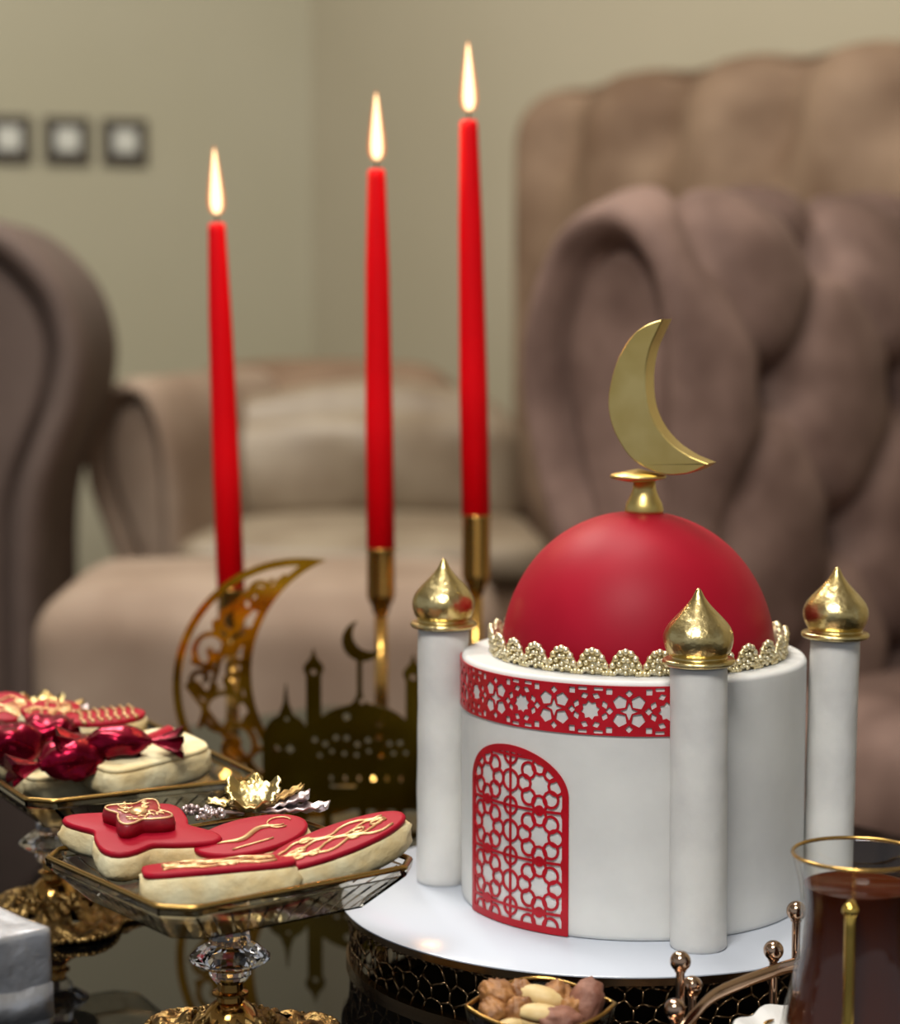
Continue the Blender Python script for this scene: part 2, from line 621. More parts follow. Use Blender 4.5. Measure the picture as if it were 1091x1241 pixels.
def pad(name, m, parent, c, d, r=0.04, rz=0.0, puff=0.015, n=14, tuft=None, seed=0):
    """an upholstered block: rounded box with softly puffed faces"""
    g = bmesh.new()
    bmesh.ops.create_cube(g, size=2.0)
    bmesh.ops.subdivide_edges(g, edges=g.edges, cuts=n, use_grid_fill=True)
    hx, hy, hz = d[0] / 2, d[1] / 2, d[2] / 2
    for v in g.verts:
        x, y, z = v.co
        qx, qy, qz = x * hx, y * hy, z * hz
        ix, iy, iz = max(-hx + r, min(hx - r, qx)), max(-hy + r, min(hy - r, qy)), max(-hz + r, min(hz - r, qz))
        dd = Vector((qx - ix, qy - iy, qz - iz))
        P = Vector((ix, iy, iz)) + (dd.normalized() * r if dd.length > 1e-9 else Vector())
        pu = puff * (1 - x * x) * (1 - z * z) if abs(y) > 0.999 else 0
        P.y += pu * (1 if y > 0 else -1)
        pz = puff * (1 - x * x) * (1 - y * y) if abs(z) > 0.999 else 0
        P.z += pz * (1 if z > 0 else -1)
        if tuft:
            P += tuft(P, x, y, z)
        v.co = P
    bmesh.ops.recalc_face_normals(g, faces=g.faces)
    me = bpy.data.meshes.new(name)
    g.to_mesh(me)
    g.free()
    me.polygons.foreach_set('use_smooth', [True] * len(me.polygons))
    return link(name, me, m, parent, c, (0, 0, rz))


pad('seat_cushion', M['velvet'], SF, (0.36, 0.30, 0.335), (0.70, 0.50, 0.17), 0.05)
pad('seat_base', M['velvet'], SF, (0.36, 0.31, 0.125), (0.70, 0.50, 0.24), 0.03)
# covered buttons sunk in the tufts of the arm's inner side
btn = Geo().ball((0, 0, 0), 0.013, 12, 8, (0.5, 1, 1))
btn_me = mesh('button', btn.v, btn.f)
for a in range(-2, 3):
    for b2 in range(-1, 5):
        t = T0 + (b2 + 0.5 * (a % 2)) * TT_
        if t > 0.54 or t < 0.07:
            continue
        s_ = S0 + a * TD
        i = min(range(len(Sacc)), key=lambda k: abs(Sacc[k] - s_))
        tt = Vector((PP[i + 1][0] - PP[i - 1][0], PP[i + 1][1] - PP[i - 1][1])).normalized()
        nn = Vector((-tt.y, tt.x))
        link('button', btn_me, M['button'], SF, (PP[i][0] - nn.x * 0.056, t, PP[i][1] - nn.y * 0.056), (0, math.atan2(-nn.y, nn.x), 0))

# --- the tall tufted back behind it
TS = thing('high_back_sofa', 'tall brown velvet sofa back with soft vertical tufts against the wall', 'sofa', (0.402, 3.362, FLOOR_Z), R_(-53))


def tall_tuft(P, x, y, z):
    if y < -0.4 and z > -0.9:
        c = math.cos(P.x * 2 * PI / 0.24)
        d = 0.016 * c
        row = round((P.z - 0.1) / 0.28)
        for k in (-1, 0, 1):
            bx = round((P.x - 0.12) / 0.24 + 0) * 0.24 + 0.12
            d2 = (P.x - bx) ** 2 + (P.z - (0.1 + (row + k) * 0.28)) ** 2
            d -= 0.035 * math.exp(-d2 / 0.003)
        return Vector((0, -d, 0.006 * c if z > 0.9 else 0))
    if z > 0.9:
        return Vector((0, 0, 0.006 * math.cos(P.x * 2 * PI / 0.24)))
    return Vector((0, 0, 0))


pad('backrest', M['velvet_b'], TS, (0.105, 0.0, 0.70), (1.01, 0.20, 0.94), 0.095, tuft=tall_tuft, n=44)
pad('plinth', M['velvet_b'], TS, (0.15, 0.0, 0.115), (0.9, 0.18, 0.23), 0.04)

# --- the low sofa at the rear
RS = thing('low_sofa', 'pale taupe velvet sofa with low rolled arm and satin cushions behind the candles', 'sofa', (-0.27, 3.1, FLOOR_Z), R_(3))
pr = [(0.0, 0.0), (0.0, 0.3), (0.0, 0.5), (-0.01, 0.60), (-0.04, 0.665), (-0.085, 0.68), (-0.13, 0.655), (-0.155, 0.59), (-0.15, 0.52), (-0.12, 0.44), (-0.095, 0.36), (-0.09, 0.2), (-0.09, 0.0)]
ar = link('arm', arm_mesh('low_arm', pr[::-1], 0.75, None, 0.032, 6), M['velvet_l'], RS, (-0.125, 0, 0.03), (0, 0, R_(-20)))
pad('backrest', M['velvet_b'], RS, (0.08, 0.53, 0.46), (0.50, 0.2, 0.50), 0.09)
pad('back_cushion', M['satin'], RS, (0.140, 0.33, 0.555), (0.52, 0.14, 0.21), 0.06, puff=0.03, tuft=lambda P, x, y, z: Vector((0, -0.010 * math.sin(x * 7 + 1.5 * z) * (1 - z * z), 0.008 * math.sin(x * 3 + 1))), n=24)
pad('seat_cushion', M['satin'], RS, (0.145, 0.19, 0.445), (0.54, 0.44, 0.07), 0.03)
pad('seat_base', M['velvet_b'], RS, (0.145, 0.22, 0.22), (0.52, 0.44, 0.37), 0.04)

OT = thing('ottoman', 'long pale taupe velvet ottoman behind the gold crescent plaque', 'ottoman', (-0.205, 2.52, FLOOR_Z), R_(1))
pad('cushion', M['velvet_l'], OT, (0, 0, 0.345), (0.53, 0.36, 0.31), 0.06, puff=0.012, n=20, tuft=lambda P, x, y, z: Vector((0, 0.004 * math.sin(x * 9 + z * 3), 0)))
pad('plinth', M['velvet_b'], OT, (0, 0, 0.105), (0.49, 0.32, 0.17), 0.03)
for x in (-0.2, 0.2):
    for y in (-0.12, 0.12):
        Geo().lathe([(0, 0), (0.012, 0), (0.02, 0.022), (0, 0.022)], 14, (x, y, 0)).build('leg', M['table_leg'], OT)

# --- the chair cut by the left edge of the frame
LC = thing('armchair', 'grey-brown velvet armchair cut off by the left edge of the photo', 'armchair', (-0.615, 2.7, FLOOR_Z), R_(3))
pl = [(-0.14, 0.0), (-0.14, 0.4), (-0.145, 0.68), (-0.125, 0.83), (-0.06, 0.915), (0.0, 0.932), (0.07, 0.908), (0.130, 0.845), (0.155, 0.765), (0.147, 0.69), (0.125, 0.63), (0.103, 0.57), (0.094, 0.49), (0.092, 0.3), (0.092, 0.0)]
link('arm', arm_mesh('chair_arm', pl, 0.40, None, 0.045, 7), M['velvet_d'], LC)
pad('seat_cushion', M['velvet_d'], LC, (-0.43, 0.30, 0.36), (0.56, 0.60, 0.18), 0.05)
pad('seat_base', M['velvet_d'], LC, (-0.43, 0.30, 0.135), (0.56, 0.60, 0.26), 0.03)
pad('backrest', M['velvet_d'], LC, (-0.43, 0.68, 0.50), (0.54, 0.14, 0.98), 0.06)

# --- switches on the left wall
swd = Vector((-0.94, -0.342)).normalized()
swn = Vector((0.342, -0.94)).normalized()
for k, lab in enumerate(('square dark-framed wall switch, rightmost of the three on the left wall',
                         'square dark-framed wall switch, middle of the three on the left wall',
                         'square dark-framed wall switch cut by the left edge of the photo')):
    s = 0.392 + 0.116 * k
    p = Vector((CX, CY)) + swd * s
    T = thing('wall_switch', lab, 'wall switch', (p.x + swn.x * 0.001, p.y + swn.y * 0.001, 0.692), math.atan2(0.342, 0.94), 'switches on the left wall')
    g = Geo()
    o = 0.045
    outer = [(-o, -o), (o, -o), (o, o), (-o, o)]
    inn = [(x * 0.54, y * 0.54) for x, y in outer]
    g.loft([[(x, 0, y) for x, y in outer], [(x, -0.009, y) for x, y in outer], [(x * 0.93, -0.012, y * 0.93) for x, y in outer],
            [(x, -0.012, y) for x, y in inn], [(x, -0.006, y) for x, y in inn]])
    g.build('frame', M['switch_frame'], T, smooth=False)
    Geo().loft([[(x * q, yy, y * q) for x, y in inn] for yy, q in ((-0.006, 0.97), (-0.013, 0.97), (-0.015, 0.88))]).build('rocker', M['switch_key'], T, smooth=False)

# ------------------------------------------------------------------ cake stand, board, cake
BX, BY, BZ = 0.091, 1.182, 0.036
ST = thing('cake_stand', 'round dark gold cake stand with pierced honeycomb side under the white board', 'cake stand', (BX, BY, 0))
RS_ = 0.147


def ring_band(z0, z1, r0, r1, seg=120):
    return Geo().lathe([(r0, z0), (r1, z0), (r1, z1), (r0, z1), (r0, z0)], seg)


ring_band(0.0305, 0.0343, 0.135, 0.1505).build('top_rim', M['bronze'], ST, angle=30)
ring_band(0.0, 0.0035, 0.1445, 0.1495).build('bottom_rim', M['bronze'], ST, angle=30)
g = Geo().lathe([(0, 0.0325), (0.1345, 0.0325), (0.1345, 0.0343), (0, 0.0343), (0, 0.0325)], 64)
g.build('top_plate', M['table_leg'], ST, angle=30)
# honeycomb wires: each edge of each cell a thin bar bent round the stand
cw, ch = 2 * PI * RS_ / 84, 0.0093
edges = {}
nodes = {}
for r in range(-1, 5):
    for c in range(84):
        cx_ = (c + 0.5 * (r % 2)) * cw
        cz_ = 0.0035 + r * ch * 0.98 + 0.002
        jit = 0.0
        ring = [(cx_ + 0.5 * cw * a, cz_ + ch * b) for a, b in ((0, .64), (-1, .32), (-1, -.32), (0, -.64), (1, -.32), (1, .32))]
        for a, b in zip(ring, ring[1:] + ring[:1]):
            ka = (round(a[0] / cw * 2) % 168, round(a[1] * 2e4)); kb = (round(b[0] / cw * 2) % 168, round(b[1] * 2e4))
            k = (min(ka, kb), max(ka, kb))
            if k not in edges:
                edges[k] = (a, b)
g = Geo()
for a, b in edges.values():
    if (a[1] < 0.0034 and b[1] < 0.0034) or (a[1] > 0.031 and b[1] > 0.031):
        continue
    def cl(p, q):
        x, z = p
        for lim in (0.003, 0.031):
            if (lim == 0.003 and z < lim) or (lim == 0.031 and z > lim):
                t = (lim - z) / (q[1] - z) if q[1] != z else 0
                x, z = x + t * (q[0] - x), lim
        h = noise.noise(Vector((math.cos(x / RS_) * 19, math.sin(x / RS_) * 19, z * 170))) * 0.0045
        if 0.0035 < z < 0.0305:
            z = z + noise.noise(Vector((math.cos(x / RS_) * 21 + 7, math.sin(x / RS_) * 21, z * 170))) * 0.0030
        an = (x + h) / RS_
        rr = RS_ + 0.0006 * math.sin(an * 40)
        return (rr * math.cos(an), rr * math.sin(an), z)
    g.tube([cl(a, b), cl(b, a)], 0.00062, 5)
g.build('honeycomb_side', M['bronze'], ST)
# beaded line under the rim
g = Geo()
for k in range(150):
    a = 2 * PI * k / 150
    g.ball((0.1487 * math.cos(a), 0.1487 * math.sin(a), 0.0295), 0.0012, 6, 4)
g.build('beaded_edge', M['bronze'], ST)['kind'] = 'stuff'

BD = Geo().lathe([(0, 0.0345), (0.1515, 0.0345), (0.1525, 0.0350), (0.1525, 0.0356), (0.1520, 0.036), (0, 0.036)], 160, (0, 0, -0.0345))
bo = BD.build('cake_board', M['board'], None, angle=40, loc=(BX, BY, 0.0345))
tag(bo, 'round glossy white board on the honeycomb stand under the cake', 'cake board')

KX, KY, KR, KH = 0.102, 1.182, 0.0955, 0.137
CK = thing('mosque_cake', 'white mosque-shaped cake with red dome and gold crescent', 'cake', (KX, KY, BZ))
pf = [(0, 0), (KR - 0.002, 0), (KR - 0.0005, 0.001), (KR, 0.003)]
for k in range(1, 24):
    pf.append((KR, 0.003 + (KH - 0.006) * k / 24))
for k in range(0, 7):
    a = PI / 2 * k / 6
    pf.append((KR - 0.003 + 0.003 * math.cos(a), KH - 0.003 + 0.003 * math.sin(a)))
pf.append((0.06, KH))
pf.append((0, KH))
Geo().lathe(pf, 160, wob=lambda a, z: 1 + 0.0025 * noise.noise(Vector((math.cos(a) * 3, math.sin(a) * 3, z * 9)))).build('cake_body', M['fondant'], CK)
DX = 0.0025
DR, DH = 0.0758, 0.0785
pf = [(DR, KH - 0.001)] + [(DR * math.cos(PI / 2 * k / 30) ** 0.96, KH + DH * math.sin(PI / 2 * k / 30)) for k in range(1, 30)] + [(0, KH + DH)]
pf[0] = (DR, KH - 0.0005)
Geo().lathe(pf, 96, (DX, 0, 0), wob=lambda a, z: 1 + 0.003 * noise.noise(Vector((math.cos(a) * 2, math.sin(a) * 2, z * 20)))).build('dome', M['redfondant'], CK)

# lace: scallops of beads round the foot of the dome
LT = ring_band(KH, KH + 0.0025, 0.0765, 0.0795, 96)
lt = LT.build('lace_trim', M['champagne'], CK, loc=(DX, 0, 0), angle=30)
g = Geo()
W, Hh = 0.0166, 0.0132
arch = [(W * 0.5 * math.cos(t) * (0.98 if t not in (0, PI) else 1), Hh * (abs(math.sin(t)) ** 1.15)) for t in np.linspace(0, PI, 25)]
g.loft([[(x, -0.0004, z) for x, z in arch], [(x, 0.0006, z) for x, z in arch]])
for t in np.linspace(0.08, PI - 0.08, 9):
    g.ball((W * 0.46 * math.cos(t), -0.0008, Hh * 0.93 * math.sin(t) ** 1.15 + 0.0004), 0.0019, 7, 5)
for t in np.linspace(0.25, PI - 0.25, 6):
    g.ball((W * 0.29 * math.cos(t), -0.001, Hh * 0.62 * math.sin(t) + 0.0004), 0.0016, 7, 5)
for x, z in ((-0.0028, 0.0028), (0.0028, 0.0028), (0, 0.0044), (0, 0.0014), (-0.006, 0.001), (0.006, 0.001)):
    g.ball((x, -0.0012, z), 0.0015, 7, 5)
g.tube([(W * 0.5 * math.cos(t), -0.0006, Hh * abs(math.sin(t)) ** 1.15) for t in np.linspace(0, PI, 17)], 0.0009, 5)
sc_me = mesh('scallop', g.v, g.f)
NS = 29
for k in range(NS):
    a = 2 * PI * k / NS
    link('scallop', sc_me, M['champagne'], lt, (0.0798 * math.cos(a), 0.0798 * math.sin(a), KH + 0.0004), (R_(6), 0, a + PI / 2))


# red fretwork: pattern coordinates u = arc length from the front (right positive), v = height on the cake
def on_cake(off):
    return lambda u, v: ((KR + off) * math.sin(u / KR), -(KR + off) * math.cos(u / KR), v)


def band_sdf(X, Y):
    p = R_(24) * KR
    u0 = R_(6) * KR
    yc = 0.1215
    U = X
    solid = sd_box(X, Y, R_(-104) * KR, R_(8.2) * KR, 0.1085, 0.1345)
    holes = np.full(X.shape, 1e9)
    for k in range(-5, 1):
        c = u0 + k * p
        holes = np.minimum(holes, sd_poly(X, Y, star(c, yc, 8, 0.0052, 0.0038, 0.2)))
        for j in range(8):
            a = 2 * PI * j / 8 + PI / 8
            cx, cy = c + 0.0081 * math.cos(a), yc + 0.0081 * math.sin(a)
            if cx - c > 0.0 and k == 0 and cx > R_(7) * KR:
                continue
            q = [(cx + 0.0024 * math.cos(a + PI / 2 * t) * (1 if t % 2 else 0.75), cy + 0.0024 * math.sin(a + PI / 2 * t) * (1 if t % 2 else 0.75)) for t in range(4)]
            holes = np.minimum(holes, sd_poly(X, Y, q))
        for sy in (-1, 1):
            for dx in (-0.0042, 0.0042):
                holes = np.minimum(holes, sd_box(X, Y, c + dx - 0.0024, c + dx + 0.0024, yc + sy * 0.0112 - 0.0009, yc + sy * 0.0112 + 0.0009))
            for dx in (-0.0098, 0.0098):
                holes = np.minimum(holes, sd_box(X, Y, c + dx - 0.0016, c + dx + 0.0016, yc + sy * 0.0100 - 0.0016, yc + sy * 0.0100 + 0.0016))
        m = c - p / 2
        holes = np.minimum(holes, sd_poly(X, Y, star(m, yc, 4, 0.0050, 0.0019, 0)))
        for j in range(4):
            a = PI / 4 + PI / 2 * j
            cx, cy = m + 0.0065 * math.cos(a), yc + 0.0065 * math.sin(a)
            q = [(cx + 0.0038 * math.cos(a + 2 * PI * t / 5 + PI), cy + 0.0038 * math.sin(a + 2 * PI * t / 5 + PI)) for t in range(5)]
            holes = np.minimum(holes, sd_poly(X, Y, q))
        for dx, dy in ((0, 0.0093), (0, -0.0093), (0.0100, 0), (-0.0100, 0)):
            q = [(m + dx + 0.0021, yc + dy), (m + dx, yc + dy + 0.0021), (m + dx - 0.0021, yc + dy), (m + dx, yc + dy - 0.0021)]
            holes = np.minimum(holes, sd_poly(X, Y, q))
    return np.maximum(solid, -holes)


me = sheet('fretwork_band', band_sdf, R_(-105) * KR, R_(9) * KR, 0.108, 0.1350, 0.00042, on_cake(0.0009), on_cake(0.0002))
link('fretwork_band', me, M['redpaper'], CK)


def door_sdf(X, Y):
    uc, hw = R_(-46.8) * KR, R_(22.0) * KR
    zs, rise = 0.0735, 0.0245
    ex, ey = (X - uc) / hw, (Y - zs) / rise
    rad = np.hypot(ex, ey) + 1e-9
    arch_ = (rad - 1) * rad / (np.hypot((X - uc) / hw ** 2, (Y - zs) / rise ** 2) + 1e-9)
    shape = np.where(Y < zs, np.maximum(np.abs(X - uc) - hw, 0.0006 - Y), arch_)
    frame = np.maximum(shape, -(shape + 0.0036))
    wire = np.full(X.shape, 1e9)
    w = 0.0013
    wire = np.minimum(wire, np.abs(X - uc) - w / 2)
    p = 0.0272
    for cx in (uc - 0.0195, uc + 0.0195):
        for j in range(-1, 5):
            cy = 0.0248 + p * j
            st = sd_poly(X, Y, star(cx, cy, 8, 0.0060, 0.0049, PI / 8))
            wire = np.minimum(wire, np.maximum(-st, st - 0.0013))
            for t in range(8):
                a = PI / 4 * t
                c = np.abs(sd_circle(X, Y, cx + 0.0098 * math.cos(a), cy + 0.0098 * math.sin(a), 0.0043)) - w / 2
                wire = np.minimum(wire, np.maximum(c, -(st - 0.0006)))
            wire = np.minimum(wire, np.abs(Y - (cy + p / 2)) - w / 2)
    for j in range(-1, 5):
        cy = 0.0248 + p * j
        for dy, r in ((0, 0.0056), (p / 2, 0.0046)):
            wire = np.minimum(wire, np.abs(sd_circle(X, Y, uc, cy + dy, r)) - w / 2)
        for sx in (-1, 1):
            wire = np.minimum(wire, np.abs(sd_circle(X, Y, uc + sx * 0.039, cy + p / 2, 0.006)) - w / 2)
            wire = np.minimum(wire, np.abs(sd_circle(X, Y, uc + sx * 0.0195, cy + p / 2, 0.0022)) - w / 2)
    return np.minimum(frame, np.maximum(wire, shape))


me = sheet('arched_door', door_sdf, R_(-70) * KR, R_(-24) * KR, 0.0, 0.099, 0.00042, on_cake(0.0009), on_cake(0.0002))
link('arched_door', me, M['redpaper'], CK)

# crescent topper
TPX = 0.0055
ztop = KH + DH
tp = Geo().lathe([(0, -0.002), (0.0102, -0.002), (0.0108, 0.001), (0.0100, 0.0045), (0.0082, 0.008), (0.0066, 0.012), (0.0060, 0.017), (0, 0.017)], 32).build(
    'topper_foot', M['goldplain'], CK, loc=(TPX, 0, ztop))
Geo().lathe([(0, 0.0165), (0.006, 0.0165), (0.0150, 0.0185), (0.0157, 0.0195), (0.0150, 0.0205), (0.006, 0.0225), (0, 0.0238)], 40).build('disc', M['goldplain'], tp, loc=(-0.0035, 0, 0))
outer = [(803, 393), (785, 399), (768, 411), (753, 433), (743, 460), (738, 490), (741, 515), (750, 537), (765, 558), (785, 571), (808, 578), (832, 576), (849, 569), (857, 563)]
inner = [(838, 556), (818, 544), (800, 526), (788, 504), (783, 480), (783, 452), (788, 427), (796, 408)]
sc = 1 / 2185.0
oc = catmull([((x - 777) * sc / 0.93, 0, (580 - y) * sc) for x, y in outer], 4)
ic = catmull([((x - 777) * sc / 0.93, 0, (580 - y) * sc) for x, y in inner], 4)
loop = [Vector(p) for p in oc + ic]
cen = Vector((0, 0, 0.03))
cc = []
nL = len(loop)
for i in range(nL):
    a, b = loop[i - 1], loop[(i + 1) % nL]
    t = (b - a).normalized()
    cc.append(Vector((t.z, 0, -t.x)))
area = sum(loop[i].x * loop[(i + 1) % nL].z - loop[(i + 1) % nL].x * loop[i].z for i in range(nL))
sg = 1 if area > 0 else -1
th = 0.0070


def cl_loop(y, ins):
    return [(p.x - sg * n_.x * ins, y, p.z - sg * n_.z * ins) for p, n_ in zip(loop, cc)]


g = Geo().loft([cl_loop(-th, 0.0006), cl_loop(-th + 0.0007, 0), cl_loop(th - 0.0007, 0), cl_loop(th, 0.0006)])
cr = g.build('crescent', M['goldplain'], tp, angle=35, loc=(0.0, 0, 0.0205), rot=(0, 0, R_(-27)))


# minarets
def onion():
    pts = [(0.0, 0.0), (0.0150, 0.0), (0.0182, 0.0008), (0.0187, 0.0022), (0.0178, 0.0034), (0.0150, 0.0040), (0.0148, 0.0052), (0.0158, 0.0064), (0.0170, 0.0090),
           (0.0178, 0.0125), (0.0176, 0.0160), (0.0160, 0.0198), (0.0130, 0.0235), (0.0092, 0.0275), (0.0058, 0.0312), (0.0034, 0.0345), (0.0020, 0.0372), (0.0010, 0.0388), (0, 0.0394)]
    fine = [(p.x, p.y) for p in catmull([(r, z, 0) for r, z in pts], 3)]
    fine = [(max(r, 0), z) for r, z in fine]
    fine[0] = (0, 0)
    fine[-1] = (0, 0.0394)
    return fine


SHH = 0.147
for i, (x, y, rr, lab, tilt) in enumerate((
        (-0.0045, 1.206, 0.0146, 'white minaret column with gold onion cap on the left of the cake', 0.3),
        (0.1280, 1.079, 0.0146, 'white minaret column with gold onion cap standing in front of the cake', -0.6),
        (0.2098, 1.168, 0.0136, 'white minaret column with gold onion cap right of the cake, above the tea glass', 0.8))):
    T = thing('minaret', lab, 'cake decoration', (x, y, BZ), 0, 'minarets round the cake', rot=(0, R_(tilt), i * 2.0) if False else (0, R_(tilt), 0))
    pfm = [(0, 0), (rr - 0.001, 0), (rr, 0.0015)] + [(rr, 0.0015 + (SHH - 0.0025) * k / 40) for k in range(1, 41)] + [(rr - 0.001, SHH), (0, SHH)]
    Geo().lathe(pfm, 48, wob=lambda a, z: 1 + 0.03 * noise.noise(Vector((math.cos(a) * 1.3 + i * 7, math.sin(a) * 1.3, z * 45))) + 0.012 * noise.noise(Vector((math.cos(a) * 3 + i * 7, math.sin(a) * 3, z * 140)))).build('shaft', M['fondant_col'], T)
    Geo().lathe(onion(), 48, wob=lambda a, z: 1 + 0.01 * noise.noise(Vector((math.cos(a) * 2 + i * 3, math.sin(a) * 2, z * 100)))).build('onion_cap', M['gold'], T, loc=(0, 0, SHH))

# ------------------------------------------------------------------ candles
for x, y, zb, zt, lean, lab, hl in (
        (-0.1665, 1.62, 0.151, 0.4265, -0.008, 'lit red taper candle behind the gold crescent, leftmost and lowest of three', 'slender brass candle holder behind the gold crescent plaque'),
        (-0.0520, 1.60, 0.184, 0.4650, -0.0022, 'lit red taper candle in the middle of the three', 'slender brass candle holder behind the mosque silhouette, middle of three'),
        (0.0194, 1.585, 0.2105, 0.4995, -0.0055, 'lit red taper candle just left of the cake dome, tallest of three', 'slender brass candle holder just behind the left minaret, tallest of three')):
    T = thing('candle_holder', hl, 'candle holder', (x, y, 0), 0, 'brass candle holders')
    Geo().lathe([(0, 0), (0.034, 0), (0.035, 0.003), (0.03, 0.006), (0.012, 0.009), (0.006, 0.016), (0, 0.016)], 40).build('base', M['brass'], T)
    ct = 0.045 if zb < 0.2 else 0.055
    Geo().lathe([(0, 0.014), (0.0052, 0.014), (0.0048, zb - ct - 0.002), (0, zb - ct - 0.002)], 24).build('stem', M['brass'], T)
    Geo().lathe([(0, zb - ct - 0.004), (0.0062, zb - ct - 0.004), (0.0066, zb - ct), (0.0098, zb - ct + 0.006), (0.0106, zb - ct + 0.010), (0.0104, zb - 0.003), (0.0112, zb - 0.001), (0.0112, zb), (0.0099, zb), (0.0099, zb - 0.012), (0, zb - 0.012)], 32).build('cup', M['brass'], T)
    C = thing('taper_candle', lab, 'candle', (x, y, zb - 0.012), 0, 'lit red taper candles', rot=(0, math.atan2(lean, zt - zb), 0))
    h = zt - zb + 0.012
    Geo().lathe([(0, 0), (0.0096, 0), (0.0098, 0.012), (0.0106, 0.0125), (0.0104, h * 0.35), (0.0088, h * 0.75), (0.0067, h - 0.006), (0.0062, h - 0.0015), (0.0050, h), (0.0018, h - 0.0008), (0, h - 0.0008)], 28).build('wax', M['wax'], C)
    Geo().tube([(0, 0, h - 0.001), (0.0003, 0, h + 0.004), (0.0008, 0, h + 0.008)], 0.0008, 6).build('wick', M['wick'], C)
    def flame_profile(q, hh):
        fp = [(0, 0.0), (0.0022, 0.0012), (0.0037, 0.005), (0.0040, 0.010), (0.0036, 0.017), (0.0027, 0.027), (0.0016, 0.038), (0.0007, 0.046), (0, 0.0485)]
        fp = [(max(p.x, 0) * q, p.y * hh) for p in catmull([(r, z, 0) for r, z in fp], 3)]
        fp[0] = (0, 0); fp[-1] = (0, 0.0485 * hh)
        return fp
    fl = Geo().lathe(flame_profile(1.0, 1.0), 20).build('flame', M['flame'], C, loc=(0.0004, 0, h + 0.0070))
    Geo().lathe(flame_profile(1.55, 1.05), 20).build('flame_edge_glow', M['flame_edge_glow'], fl, loc=(0, 0, -0.0010))  # shell drawn wider than the flame, for the painted orange fringe
    d = bpy.data.lights.new('candle_light', 'POINT')
    d.energy = 0.4
    d.color = (1.0, 0.50, 0.2)
    d.shadow_soft_size = 0.012
    lo = bpy.data.objects.new('candle_light', d)
    COL.objects.link(lo)
    lo.location = (x + lean, y, zt + 0.065)

# ------------------------------------------------------------------ gold crescent plaque with a mosque silhouette
PL = thing('crescent_plaque', 'gold mirror crescent ornament with scrollwork and dark mosque silhouette left of the cake', 'ornament', (-0.1030, 1.486, 0), R_(-4))
PS = 1733.0


def px(x, y):
    return (x - 367.0) / PS, (1001.0 - y) / PS


def spiral(cx, cy, r0, turns, a0, sgn=1, n=40):
    return [(cx + r0 * (1 - 0.8 * k / n) * math.cos(a0 + sgn * 2 * PI * turns * k / n), cy + r0 * (1 - 0.8 * k / n) * math.sin(a0 + sgn * 2 * PI * turns * k / n)) for k in range(n + 1)]


def crescent_sdf(X, Y):
    PX, PY = X * PS + 367.0, 1001.0 - Y * PS
    c = np.maximum(sd_circle(PX, PY, 367, 832, 160), 152 - np.hypot(PX - 455, PY - 815))
    out = np.maximum(c, -(c + 9.5))
    sw = []
    for cx, cy, r0, t, a0, s_ in ((268, 868, 38, 1.1, 0.3, -1), (258, 785, 26, 1.1, 2.4, 1), (283, 752, 22, 1.0, -0.6, -1), (318, 715, 18, 1.1, 2.0, 1),
                                  (243, 822, 20, 1.0, 0.5, 1), (283, 905, 30, 1.2, -1.9, 1), (318, 930, 30, 1.1, 0.2, -1), (284, 812, 18, 1.1, 1.2, -1), (345, 705, 12, 1.0, 1.0, 1), (355, 955, 26, 1.1, 2.0, 1)):
        sw.append(sd_line(PX, PY, spiral(cx, cy, r0, t, a0, s_), 6.5))
    for a, b, w in (((240, 880), (272, 775), 6), ((272, 775), (330, 700), 6), ((225, 830), (262, 880), 6), ((262, 880), (330, 960), 7), ((300, 760), (288, 850), 6), ((270, 740), (300, 720), 8),
                    ((232, 800), (262, 812), 6), ((310, 735), (345, 695), 6)):
        sw.append(sd_seg(PX, PY, a, b) - w / 2)
    for (ax, ay), an, ln, wd in (((255, 800), 1.1, 15, 5), ((240, 835), 2.2, 13, 5), ((285, 780), 0.8, 16, 6), ((276, 830), 2.0, 14, 5), ((305, 715), 0.4, 14, 5), ((262, 760), 1.8, 13, 5), ((300, 870), 1.0, 14, 6), ((290, 740), 1.5, 22, 7)):
        dx, dy = PX - ax, PY - ay
        lx, ly = dx * math.cos(an) - dy * math.sin(an), dx * math.sin(an) + dy * math.cos(an)
        sw.append((np.hypot(lx / ln, ly / wd) - 1) * wd)
    s = sw[0]
    for q in sw[1:]:
        s = np.minimum(s, q)
    return np.minimum(out, np.maximum(s, c)) / PS


def flat(y):
    return lambda u, v: (u, y, v)


x0, y1 = px(200, 665)
x1, y0 = px(440, 1001)
me = sheet('crescent', crescent_sdf, x0, x1, 0.0, y1, 1.25 / PS, flat(-0.0015), flat(0.0015))
link('crescent', me, M['mirrorgold'], PL)


